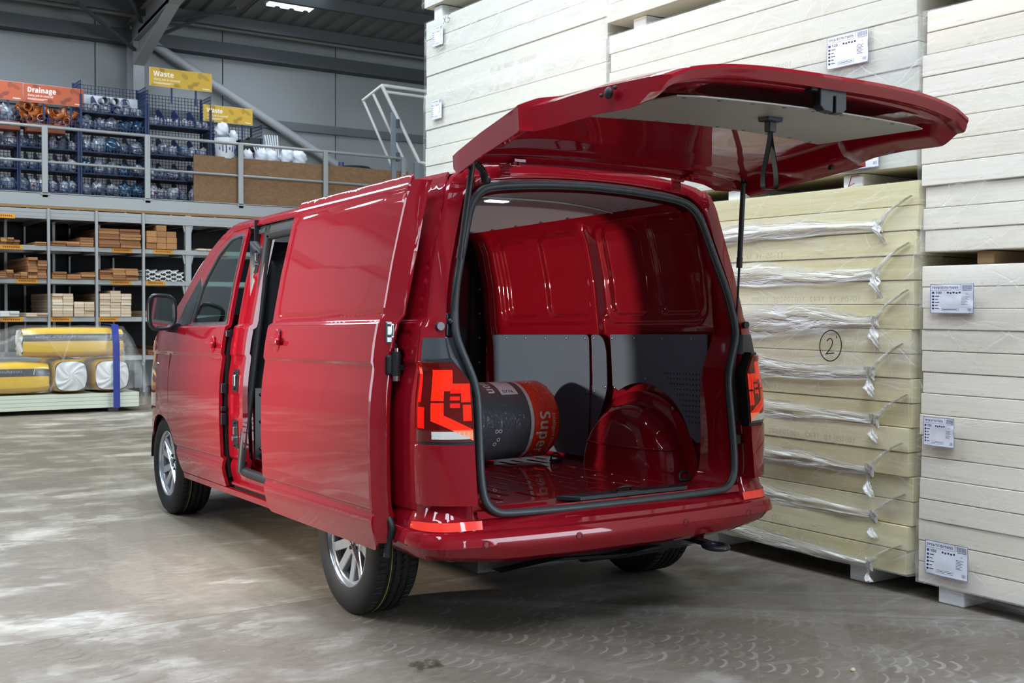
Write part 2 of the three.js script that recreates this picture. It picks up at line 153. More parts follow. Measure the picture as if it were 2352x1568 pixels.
// steel frame
{ const f = thing('portal_frame', 'grey steel column with haunched rafter behind the wire baskets', 'steel frame', [2.52, 0, WZ + 0.28]); const I = (w, h, t) => [[-w / 2, -h / 2], [w / 2, -h / 2], [w / 2, -h / 2 + t], [0.008, -h / 2 + t], [0.008, h / 2 - t], [w / 2, h / 2 - t], [w / 2, h / 2], [-w / 2, h / 2], [-w / 2, h / 2 - t], [-0.008, h / 2 - t], [-0.008, -h / 2 + t], [-w / 2, -h / 2 + t]];
  mk('column', extr(I(0.19, 0.42, 0.018), 6.1, 0).rotateX(-Math.PI / 2), mFrame, f); const L = 12; mk('rafter', extr(I(0.19, 0.42, 0.018), L, 0).rotateX(-Math.atan(RS)).translate(0, EY - 0.12, -0.2), mFrame, f);
  const hz = 0.2; mk('haunch', merge([extr([[hz, 5.65], [hz, 6.25], [2.9, 6.25 + 2.7 * RS]], 0.016, 0).rotateY(-Math.PI / 2).translate(0.008, 0, 0), beam(V3(0, 5.65, hz), V3(0, 6.22 + 2.7 * RS, 2.9), 0.19, 0.02)]), mFrame, f);
  const g = thing('wind_brace', 'white round steel tube running diagonally down from the column', 'brace', [0, 0, 0]); mk('tube', bar(V3(2.66, 6.2, WZ + 0.22), V3(6.75, 4.05, WZ + 0.22), 0.085, 14), mFrame, g); mk('gusset', box(0.22, 0.24, 0.016, 2.66, 6.16, WZ + 0.22), mFrame, g);
  const kb = (a, b, l) => solo('knee_brace', beam(V3(...a), V3(...b), 0.05, 0.05), mDarkSteel, l, 'brace'); kb([1.35, 6.42, WZ + 1.1], [2.45, 5.9, WZ + 0.5], 'thin dark steel brace left of the column head, the lower of two'); kb([1.95, 6.48, WZ + 1.9], [2.45, 6.3, WZ + 0.9], 'thin dark steel brace left of the column head, the upper of two'); kb([3.6, 6.55, WZ + 1.4], [2.6, 6.05, WZ + 0.6], 'thin dark steel brace right of the column head, the lower of two'); kb([3.75, 6.50, WZ + 2.0], [2.6, 6.3, WZ + 0.9], 'thin dark steel brace right of the column head, the upper of two');
  solo('steel_tie', box(22, 0.15, 0.09, 1.8, EY + 0.16, WZ + 0.62), std(lin(0.30, 0.30, 0.29), 0.55), 'pale horizontal steel tie running under the roof beside the back wall', 'beam'); }
// translucent roof lights, each a glowing sheet with a light just under it
const mSkyGlow = std('#dfeef5', 0.6, { emissive: new THREE.Color(0.80, 0.93, 1.0), emissiveIntensity: SKYGLOW });
[[4.78, -13.2, 0.80, 2.2], [-0.9, -11.4, 0.92, 5], [-6.6, -11.4, 0.92, 6], [5.1, -4.2, 0.92, 7], [-0.9, -4.2, 0.92, 7], [-6.6, -4.2, 0.92, 7], [-0.8, 4.8, 0.92, 7], [-3.2, 4.8, 0.92, 7], [-8.2, 4.8, 0.92, 7]].forEach(([x, z, w, l], i) => { const y = roofY(z) + 0.185; const prof = []; for (let k = 0; k < 3; k++) { const q = w / 3, o = -w / 2 + k * q; prof.push([o, 0], [o + q * 0.55, 0], [o + q * 0.66, 0.03], [o + q * 0.9, 0.03]); } prof.push([w / 2, 0], [w / 2, 0.036], [-w / 2, 0.036]);
  const m = mk('roof_light', extr(prof, l, 0).translate(0, 0, -l / 2), mSkyGlow, ceiling); m.position.set(x, y - 0.02, z); m.rotation.x = -Math.atan(RS); m.userData.label = 'translucent corrugated roof light sheet';
  if (i) { const a = new THREE.RectAreaLight(0xe4f1ff, SKYLIGHT, w * 1.6, l); a.position.set(x, y - 0.30, z); a.lookAt(x, y - 2, z + 0.0001); a.name = 'roof_light_lamp'; scene.add(a); } else { const a = new THREE.RectAreaLight(0xe4f1ff, SKYLIGHT, w, l); a.position.set(x, y - 0.30, z); a.lookAt(x, y - 2, z + 0.0001); scene.add(a); } });
// photographic flood lamp on a stand beside the van
{ const P = [-3.1, 1.25, -1.54], t = thing('flood_lamp', 'black studio flood lamp on a stand facing the van side', 'lamp', [P[0], 0, P[2]], 0);
  mk('stand', merge([cyl(0.014, 1.1, 0, 0.6, 0), bar(V3(0, 0.35, 0), V3(-0.35, 0.01, 0.1)), bar(V3(0, 0.35, 0), V3(0.1, 0.01, 0.3), 0.01), bar(V3(0, 0.35, 0), V3(0.1, 0.01, -0.3), 0.01)].map((g, i) => i === 1 ? bar(V3(0, 0.35, 0), V3(-0.35, 0.01, 0.1), 0.01) : g)), mBlack, t);
  mk('reflector', lathe([[0.03, -0.16], [0.05, -0.14], [0.13, 0.0], [0.135, 0.0], [0.06, -0.15]], 32, 'x').translate(-0.02, P[1], 0), mBlack, t); mk('lamp_lens', cyl(0.125, 0.01, -0.03, P[1], 0, 'x', 32), std('#ffffff', 0.5, { emissive: 0xffffff, emissiveIntensity: 3 }), t);
  const s = new THREE.SpotLight(0xfff4e6, FLOOD, 0, 46 * D2R, 0.7, 2); s.position.set(P[0] + 0.02, P[1], P[2]); s.target.position.set(2, 1.2, P[2] + 1.0); s.castShadow = true; s.shadow.radius = 4; scene.add(s, s.target); }
// ---------- stacks of wrapped insulation boards ----------
const SX = 1.56;
function boardTex(base, txt, tone) { return ctex(1024, 64, (x, w, h) => { x.fillStyle = base; x.fillRect(0, 0, w, h); for (let i = 0; i < 500; i++) { x.globalAlpha = rr(0.02, 0.09); x.fillStyle = rnd() < 0.5 ? tone : '#fffbe6'; x.fillRect(rr(-60, w), rr(0, h), rr(4, 160), rr(1, 4)); } for (let i = 0; i < 14; i++) { x.globalAlpha = rr(0.1, 0.35); x.fillStyle = '#8d7c4a'; x.fillRect(rr(0, w), rr(h * 0.7, h), rr(3, 22), rr(1, 3)); } x.globalAlpha = 0.2; x.fillStyle = tone; x.fillRect(0, 0, w, 3); x.fillRect(0, h - 3, w, 3); if (txt) { x.globalAlpha = 0.30; x.fillStyle = '#4e4a3c'; x.font = '19px monospace'; x.fillText(txt, rr(80, 420), h - 9); } x.globalAlpha = 1; }); }
const boardMats = { a: [], b: [], c: [] };
for (let i = 0; i < 3; i++) { boardMats.a.push(std('#fff', 0.8, { map: boardTex('#d0d0c5', i ? '' : '100350700  100MM  ML PB', '#c9c2a6') })); boardMats.b.push(std('#fff', 0.8, { map: boardTex(['#ded3a4', '#d8cd9b', '#e3d9b0'][i], ['11-05-18 1F30 10070980E 120MM A BG 2', '', '10-09-18 1F42 10070980E 120MM'][i], '#a5935a') })); boardMats.c.push(std('#fff', 0.8, { map: boardTex(['#ece5d5', '#e8e0cf', '#efe8da'][i], ['100350700  100MM  ML PB  21/11/2018', '', '21/11/2018  06:48:31'][i], '#b5ac92') })); }
function boardGeo(h, L, D, v) { const g = prep(rbox(D, h - 0.003, L, 0.004, D / 2, h / 2, 0)), p = g.attributes.position, n = g.attributes.normal, u = g.attributes.uv; for (let i = 0; i < p.count; i++) { const big = Math.abs(n.getX(i)) > 0.5; u.setXY(i, big ? 0.5 - p.getZ(i) / L : p.getX(i) / D * 0.5, (p.getY(i)) / h); } return g; }
// cling film: wrinkled sheet a little off the boards; its folds are denser
function filmAlpha(sd) { const W = 512, H = 256; const d = new Float32Array(W * H); seed = sd; for (let k = 0; k < 90; k++) { let x = rr(0, W), y = rr(0, H), a = rr(-0.35, 0.35) + (rnd() < 0.3 ? rr(-1.2, 1.2) : 0), L = rr(40, 260), s = rr(0.08, 0.5), th = rr(0.5, 1.8); for (let q = 0; q < L; q++) { x += Math.cos(a); y += Math.sin(a); a += rr(-0.06, 0.06); const f = s * Math.sin(q / L * Math.PI); for (let o = -3; o <= 3; o++) { const yy = Math.round(y + o), xx = Math.round(x); d[((yy % H + H) % H) * W + ((xx % W + W) % W)] += f * Math.exp(-o * o / th); } } } return dtex(W, H, (i, j) => { const b = tfbm(i / W, j / H, 5, 4); return 0.10 + 0.22 * sstep(0.45, 0.75, b) + 0.42 * Math.min(1, d[j * W + i]); }, false); }
const filmA = [filmAlpha(5), filmAlpha(77)]; seed = 4242;
const mFilm = filmA.map((t, i) => phy('#f3f1ec', 0.16, { transparent: true, alphaMap: t, bumpMap: t, bumpScale: 0.006, side: THREE.DoubleSide, clearcoat: 0.6, clearcoatRoughness: 0.1, metalness: 0 }));
const mFilmFold = phy('#f1efea', 0.25, { transparent: true, opacity: 0.62, side: THREE.DoubleSide, clearcoat: 0.6 });
function filmSheet(h, L, D, sd, sag) { // wraps the face at x=0 and round the near end
  const rows = [], ny = 14, nz = 60; for (let i = 0; i <= ny; i++) { const r = [], t = i / ny; for (let j = 0; j <= nz + 14; j++) { const around = j > nz, s = around ? L / 2 : -L / 2 + L * j / nz, ex = around ? D * 0.5 * (j - nz) / 14 : 0; const w = 0.010 * fbm(s * 3.1 + sd, t * 5 + sd, 4) + 0.012 * sag * fbm(s * 1.1 - sd, t * 9, 3) * Math.sin(t * 3.14); r.push(around ? V3(ex - 0.006, t * h, s + 0.006 + w) : V3(-0.004 - w, t * h - sag * 0.0, s + (j === nz ? 0.006 : 0))); } rows.push(r); } return loft(rows, 0); }
function foldGeo(h, L, sd, big) { // gathered film: a crumpled band of folds along the lower edge, drawn to a knot near the end
  seed = sd; const z1 = L / 2 - rr(0.20, 0.34), amp = rr(0.6, 1) * big, band = [], n = 130, m = 11; const yl = (s) => 0.012 + 0.06 * amp * Math.sin((s + 1.2) * 1.3 + sd) * (1 - (s + 1.2) * 0.3) + 0.03 * (fbm(s * 1.5, sd, 2) - 0.5);
  for (let i = 0; i <= m; i++) { const r = [], u = i / m; for (let j = 0; j <= n; j++) { const s = lerp(-L / 2, z1, j / n), wd = (0.07 + 0.22 * amp * fbm(s * 1.7 + sd, 4, 3)) * lerp(1, 0.5, sstep(0.75, 1, j / n)), q = fbm(s * 2.5 + sd, u * 7 - s * 1.2, 3); r.push(V3(-0.010 - 0.026 * q * Math.sin(u * 3.0 + 0.1), yl(s) + wd * (u - 0.2) + 0.012 * (noise(s * 6, u * 3 + sd) - 0.5), s)); } band.push(r); }
  const yy = yl(z1), kr = []; for (let i = 0; i <= 14; i++) { const t = i / 14, rad = (0.030 - 0.020 * Math.abs(Math.sin(t * 5.2 + sd))) * (0.55 + big * 0.35), p = V3(-0.018 - 0.02 * Math.sin(t * 6 + sd), yy + 0.055 - t * (0.07 + 0.10 * big), z1 + 0.02 * Math.sin(t * 5 + sd) + t * 0.035), o = []; for (let k = 0; k <= 16; k++) { const a = k / 16 * Math.PI * 2, q = rad * (1 + 0.5 * Math.sin(a * 3 + i * 1.1 + sd) + 0.25 * Math.sin(a * 7 - i)); o.push(V3(p.x + q * 0.5 * Math.cos(a), p.y + 0.004 * Math.sin(a * 5), p.z + q * Math.sin(a))); } kr.push(o); }
  const st = []; for (let i = 0; i <= 12; i++) { const t = i / 12, w = 0.02 * (1 - t * 0.75) * (0.7 + 0.6 * noise(i * 1.3, sd)), r = []; for (let k = 0; k <= 4; k++) r.push(V3(-0.010 - 0.018 * (k % 2) - 0.008 * Math.sin(t * 4), yy + t * (0.12 + 0.06 * big) - k * w * 0.22, z1 + 0.015 + t * t * (L / 2 - z1 - 0.04) + k * w * 0.35)); st.push(r); }
  const b = loft(band, 0), u = b.attributes.uv; for (let i = 0; i < u.count; i++) u.setX(i, u.getX(i) * 2.2 + sd * 0.13); const k1 = loft(kr, 0), k2 = loft(st, 0); for (const g of [k1, k2]) { const q = g.attributes.uv; for (let i = 0; i < q.count; i++) q.setXY(i, q.getX(i) * 0.3, 0.35 + 0.25 * q.getY(i)); } return merge([b, k1, k2]); }
const foldAlpha = (() => { const w = 512, h = 128, d = new Float32Array(w * h); seed = 91; for (let k = 0; k < 260; k++) { let x = rr(0, w), y = rr(0, h), a = rr(-0.5, 0.5), L = rr(20, 150), s = rr(0.1, 0.6); for (let q = 0; q < L; q++) { x += Math.cos(a); y += Math.sin(a) * 0.5; a += rr(-0.08, 0.08); const yy = Math.floor(y); if (yy < 0 || yy >= h) break; d[yy * w + ((Math.floor(x) % w) + w) % w] += s * Math.sin(q / L * Math.PI); } } return dtex(w, h, (i, j) => { const v = j / h, f = sstep(0, 0.12, v) * sstep(1.0, 0.65, v), b = tfbm(i / w, j / h, 8, 4); return f * clamp(0.48 + 0.45 * sstep(0.35, 0.7, b) + 0.4 * d[j * w + i]); }, false); })();
mFilmFold.alphaMap = foldAlpha; mFilmFold.opacity = 1; mFilmFold.bumpMap = foldAlpha; mFilmFold.bumpScale = 0.01;
// paper labels on the packs
function labelTex(num, crumple) { return ctex(512, 384, (x, w, h) => { x.fillStyle = '#e9ebf4'; x.fillRect(0, 0, w, h); x.strokeStyle = '#33406e'; x.lineWidth = 5; x.strokeRect(4, 4, w - 8, h - 8); x.fillStyle = '#26304f'; x.font = 'bold 40px sans-serif'; x.fillText('TP10/TF70/TW55', 18, 62); x.lineWidth = 3; x.beginPath(); x.moveTo(0, 80); x.lineTo(350, 80); x.moveTo(360, 0); x.lineTo(360, 84); x.stroke(); x.font = 'bold 46px sans-serif'; x.fillText(num, 60, 130); x.fillStyle = '#2b46a0'; x.fillRect(20, 100, 28, 28); x.fillStyle = '#26304f'; for (let i = 0; i < 5; i++) { x.beginPath(); x.arc(34, 160 + i * 40, 13, 0, 7); x.fill(); x.fillStyle = '#26304f'; x.fillRect(56, 154 + i * 40, 50 - (i % 2) * 18, 10); } for (let i = 0; i < 5; i++) x.fillRect(200 + i * 34, 104 + (i % 2) * 5, 22, 20); for (let i = 0; i < 20; i++) x.fillRect(376 + i * 6, 20, (i * 7) % 3 + 2, 56); x.fillRect(384, 82, 106, 6); x.font = '24px sans-serif'; x.fillText('CE', 420, 140); for (let i = 0; i < 7; i++) x.fillRect(370, 168 + i * 16, 90 - (i * 23) % 40, 5); x.fillStyle = '#33406e'; x.fillRect(150, 330, 170, 6); x.strokeRect(140, 318, 196, 32); for (let i = 0; i < 10; i++) x.fillRect(440 + i * 5, 316, (i * 5) % 3 + 1, 36); for (let i = 0; i < crumple; i++) { x.globalAlpha = rr(0.3, 0.8); x.fillStyle = '#f4f5fa'; x.beginPath(); const cx = rr(90, 330), cy = rr(170, 320); x.ellipse(cx, cy, rr(10, 40), rr(3, 9), rr(0, 3), 0, 7); x.fill(); } x.globalAlpha = 1; }); }
const labMat = { 100: std('#fff', 0.5, { map: labelTex('100', 14) }), 120: std('#fff', 0.5, { map: labelTex('120', 30) }) };
function labelGeo(w, h, sd) { const rows = []; for (let i = 0; i <= 8; i++) { const r = []; for (let j = 0; j <= 10; j++) r.push(V3(-0.020 - 0.006 * noise(i * 0.7 + sd, j * 0.6), (i / 8 - 0.5) * h, (0.5 - j / 10) * -w)); rows.push(r); } const g = loft(rows, 0), u = g.attributes.uv; for (let i = 0; i < u.count; i++) u.setX(i, u.getX(i)); return g; }
const ORD = ['lowest', 'second lowest', 'third from the bottom', 'fourth from the bottom', 'fifth from the bottom', 'sixth from the bottom', 'seventh from the bottom', 'topmost'];
let packNo = 0;
function pack(label, x, y, z, ry, n, bh, kind, L, { fold = 0, lab = null, D = 1.2 } = {}) {
  const t = thing('insulation_board_pack', label, 'board pack', [x, y, z], ry, undefined); packNo++;
  for (let i = 0; i < n; i++) { const m = mk('board', boardGeo(bh, L, D), boardMats[kind][(packNo + i * 2 + (i > 1)) % 3], t); m.position.set(rr(0, 0.008), i * bh, rr(-0.008, 0.008)); }
  const f = mk('wrapping_film', filmSheet(n * bh, L + 0.02, D, packNo * 3.3, fold ? 1 : 0.4), mFilm[packNo % 2], t); const u = f.geometry.attributes.uv; for (let i = 0; i < u.count; i++) u.setXY(i, u.getX(i) * 2.2 + packNo * 0.37, u.getY(i) * n * bh * 1.1 + packNo * 0.21);
  if (fold) mk('film_fold', foldGeo(n * bh, L, packNo * 13 + 7, fold), mFilmFold, t);
  if (lab) { const [num, dz, dy, w, h] = lab, m = mk('paper_label', labelGeo(w, h, packNo), labMat[num], t); m.position.set(0, dy, dz); m.userData.label = 'white printed paper label'; }
  return t;
}
const mEps = std('#eef1f2', 0.9, { bumpMap: withMap(0, grain, [3, 3]), bumpScale: 0.003 });
function bearer(label, x, y, z, h, L = 1.1, w = 0.125, mat = mEps) { const g = uvMetres(rbox(L, h, w, 0.008, L / 2, h / 2, 0, 2)); return solo('packing_block', g.translate(x, y, z), mat, label, 'block'); }
// middle column: yellow boards in pairs
{ const L = 2.4, zc = 0.0, bh = 0.1225; for (let i = 0; i < 8; i++) { pack('film-wrapped pair of yellow boards, ' + ORD[i] + ' pack of the yellow stack', SX + [0, 0.012, -0.006, 0.01, 0, 0.008, 0.0, -0.01][i], 0.1 + i * 2 * bh, zc + [0.0, 0.01, 0.0, 0.015, -0.005, 0.012, 0.02, 0.035][i] - 0.01, rr(-0.003, 0.003), 2, bh, 'b', L, { fold: [0.5, 0.7, 1, 0.8, 1.0, 1.1, 0.9, 0.6][i] }); }
  bearer('white foam packing block under the middle of the yellow stack', SX + 0.04, 0, -0.24, 0.1); bearer('white foam packing block under the near end of the yellow board stack', SX + 0.05, 0, 0.86, 0.1); bearer('white foam packing block under the far end of the yellow board stack', SX + 0.05, 0, -1.0, 0.1);
  const g = solo('marker_note', new THREE.PlaneGeometry(0.2, 0.2).rotateY(-Math.PI / 2), std('#fff', 0.7, { transparent: true, map: ctex(128, 128, (x) => { x.clearRect(0, 0, 128, 128); x.strokeStyle = '#1d1d1f'; x.lineWidth = 4; x.beginPath(); x.ellipse(64, 66, 46, 52, 0.2, 0, 6.6); x.stroke(); x.beginPath(); x.moveTo(48, 52); x.quadraticCurveTo(62, 32, 72, 50); x.quadraticCurveTo(74, 68, 46, 94); x.lineTo(80, 90); x.moveTo(88, 32); x.lineTo(90, 40); x.stroke(); }) }), 'handwritten circled number two on the yellow board stack', 'handwriting'); g.position.set(SX - 0.022, 1.235, 0.71);
}
// upper middle load, cream boards in threes
{ const L = 2.4, bh = 0.1225, w3 = ['lowest', 'middle', 'topmost']; for (let i = 0; i < 3; i++) pack('film-wrapped cream boards, ' + w3[i] + ' pack of the load straight above the yellow stack', SX + 0.006 * (i % 2), 2.13 + i * bh * 3, 0.0, 0, 3, bh, 'a', L, i === 2 ? {} : { lab: ['120', [0.87, 0.79][i], [0.10, 0.275][i], 0.27, 0.17] });
  pack('film-wrapped cream boards at the picture top, behind the raised tailgate', SX - 0.02, 3.31, 0.0, 0, 3, bh, 'a', L);
  bearer('white foam block with red marker strokes, between the yellow and the cream boards', SX + 0.03, 2.06, 0.80, 0.07, 1.1, 0.13); bearer('white foam block between the yellow and the cream boards, near the tailgate strut', SX + 0.03, 2.06, -0.05, 0.07); bearer('white foam block on the cream boards at the picture top, behind the tailgate', SX + 0.04, 3.2375, -0.94, 0.072);
  const strokes = ctex(64, 64, (x) => { x.strokeStyle = '#b03434'; x.lineWidth = 3; x.beginPath(); x.moveTo(14, 60); x.lineTo(26, 8); x.lineTo(58, 6); x.moveTo(12, 58); x.lineTo(40, 44); x.stroke(); });
  const note = (name, label, tex, w, h, pos) => { const g = solo(name, new THREE.PlaneGeometry(w, h).rotateY(-Math.PI / 2), std('#fff', 0.7, { transparent: true, map: tex }), label, 'handwriting'); g.position.set(...pos); };
  note('marker_strokes', 'red marker strokes on the foam block above the yellow stack', strokes, 0.10, 0.065, [SX + 0.028, 2.095, 0.80]);
  note('marker_note', 'handwritten x5 on the top board of the far tall stack', ctex(128, 64, (x) => { x.strokeStyle = '#4a4c4e'; x.lineWidth = 4; x.beginPath(); x.moveTo(20, 20); x.lineTo(44, 52); x.moveTo(44, 18); x.lineTo(18, 54); x.moveTo(92, 12); x.lineTo(66, 16); x.lineTo(64, 32); x.quadraticCurveTo(92, 30, 82, 48); x.quadraticCurveTo(72, 56, 58, 52); x.stroke(); }), 0.2, 0.1, [SX - 0.02, 3.775, -3.27]); }
// far tall stack, cream boards in fours
{ const L = 2.44, bh = 0.151, zc = -2.455; for (let i = 0; i < 6; i++) pack('film-wrapped white boards, ' + ORD[i].replace('sixth from the bottom', 'topmost') + ' pack of the far tall stack', SX + 0.008 * (i % 2), 0.2 + i * bh * 4, zc, 0, 4, bh, 'a', L, i > 3 ? { lab: ['120', -0.99, 0.45, 0.165, 0.165] } : {});
  pack('film-wrapped white boards at the picture top, on the far tall stack', SX - 0.02, 3.935, zc, 0, 3, bh, 'a', L); bearer('white foam block near the far edge of the top of the tall stack', SX + 0.02, 3.826, -3.5, 0.105); bearer('white foam block near the middle of the top of the tall stack', SX + 0.02, 3.826, -2.4, 0.105); bearer('white foam block under the far tall stack, behind the van', SX + 0.02, 0, -3.3, 0.2); bearer('white foam block under the near end of the far tall stack, behind the van', SX + 0.02, 0, -1.6, 0.2); }
// near right stack
{ const L = 2.42, bh = 0.1035, zc = 1.255 + 1.21; const lab = { 0: ['100', -1.04, 0.14, 0.235, 0.165], 2: ['100', -1.09, 0.13, 0.17, 0.14], 4: ['100', -1.03, 0.15, 0.235, 0.14] };
  for (let i = 0; i < 5; i++) pack('film-wrapped beige boards, ' + ORD[i].replace('fifth from the bottom', 'topmost') + ' pack of the lower load at the right', SX + [0.004, -0.004, 0.0, 0.004, 0.0][i], 0.085 + i * bh * 3, zc + [0.0, 0, 0.0, 0.004, 0][i], 0, 3, bh, 'c', L, lab[i] ? { lab: lab[i] } : {});
  bearer('white foam packing block under the right stack', SX + 0.03, 0, 1.42, 0.085, 1.1, 0.14); bearer('white foam packing block under the right stack, toward the picture edge', SX + 0.05, 0, 2.6, 0.085, 1.1, 0.14);
  const mWood = std('#8a6f4e', 0.85); const b = bearer('rough timber bearer between the two loads of the right stack', SX + 0.05, 1.6405, 1.56, 0.062, 1.0, 0.09, mWood); bearer('rough timber bearer between the two right loads, toward the picture edge', SX + 0.05, 1.6405, 2.9, 0.062, 1.0, 0.09, mWood);
  const n = [3, 3, 3, 2]; let y = 1.705; for (let i = 0; i < 4; i++) { pack('film-wrapped off-white boards, ' + ['lowest', 'second lowest', 'third', 'topmost'][i] + ' pack of the upper load at the right', SX + [0.012, 0.0, 0.008, 0.01][i], y, zc + [0.0, -0.012, -0.012, -0.005][i] - 0.008, 0, n[i], 0.1065, 'c', L); y += n[i] * 0.1065; }
  pack('film-wrapped off-white boards at the top right picture corner', SX - 0.02, 2.955, zc, 0, 2, 0.1065, 'c', L); bearer('white foam block at the top right picture corner', SX + 0.03, 2.878, 1.62, 0.077, 1.1, 0.2); bearer('white foam block on the right stack, beyond the picture corner', SX + 0.03, 2.878, 3.2, 0.077, 1.1, 0.2);
  const ff = []; for (let i = 0; i <= 6; i++) { const r = []; for (let j = 0; j <= 30; j++) r.push(V3(-0.01 + 0.03 * noise(j * 0.5, i * 0.9) + 0.10 * i / 6, 0.09 - 0.085 * i / 6 - 0.02 * noise(j * 0.7, i) * (i > 0 && i < 6), 1.42 + j / 30 * 1.5)); ff.push(r); } mk('loose_film', loft(ff, 0).translate(SX, 0, 0), mFilm[1], null); scene.children[scene.children.length - 1].userData = { label: 'loose clear film hanging to the floor under the right stack', category: 'film' }; }
// ---------- the van ----------
const VR = -0.0299, van = thing('panel_van', 'metallic red panel van with open tailgate and open sliding side door', 'van', [0, 0, 0], VR);
const vanXf = new THREE.Matrix4().makeRotationY(VR), toWorld = (x, y, z) => V3(x, y, z).applyMatrix4(vanXf);
const RK = 0.022, S = (g) => g.applyMatrix4(new THREE.Matrix4().set(1, 0, 0, 0, 0, 1, RK, 0, 0, 0, 1, 0, 0, 0, 0, 1));
const vp = (name, geo, mat, parent = van) => mk(name, geo, mat, parent);
const group = (name, parent = van) => { const g = new THREE.Group(); g.name = name; parent.add(g); return g; };
const WM = [[0.25, 0.885], [0.33, 0.915], [0.395, 0.928], [0.48, 0.951], [0.515, 0.957], [0.535, 0.956], [0.562, 0.944], [0.578, 0.962], [0.62, 0.965], [0.80, 0.972], [0.95, 0.972], [1.05, 0.967], [1.165, 0.951], [1.182, 0.960], [1.25, 0.952], [1.325, 0.938], [1.341, 0.934], [1.356, 0.911], [1.42, 0.900], [1.60, 0.866], [1.80, 0.820], [1.88, 0.800], [1.918, 0.789], [1.932, 0.780], [1.965, 0.765], [1.99, 0.735], [2.01, 0.69]];
const TA = [[0.3, 0.018], [1.0, 0.02], [1.27, 0.03], [1.6, 0.033], [1.86, 0.048], [1.98, 0.036]];
function W(y, z) { let w = tab(WM, y); if (z > -0.2) w -= tab(TA, y) * Math.min(1.15, ((z + 0.2) / 0.93) ** 2); if (z < -2.9) w -= 0.24 * ((-2.9 - z) / 1.0) ** 2.2; return w; }
const L3 = (z, y, o = 0) => V3(-(W(y, z) + o), y + RK * z, z), R3 = (z, y, o = 0) => V3(W(y, z) + o, y + RK * z, z);
const arc = (cz, cy, r, a0, a1, n = 18) => { const o = []; for (let i = 0; i <= n; i++) { const a = lerp(a0, a1, i / n); o.push([cz + r * Math.cos(a), cy + r * Math.sin(a)]); } return o; };
const rdist = (z, y, r) => { const cx = (r[0] + r[2]) / 2, cy = (r[1] + r[3]) / 2, hx = (r[2] - r[0]) / 2 - r[4], hy = (r[3] - r[1]) / 2 - r[4], dx = Math.abs(z - cx) - hx, dy = Math.abs(y - cy) - hy; return Math.hypot(Math.max(dx, 0), Math.max(dy, 0)) + Math.min(Math.max(dx, dy), 0) - r[4]; };
const groove = (z, y, r, w, d) => { const q = rdist(z, y, r) / w; return d * Math.exp(-q * q); };
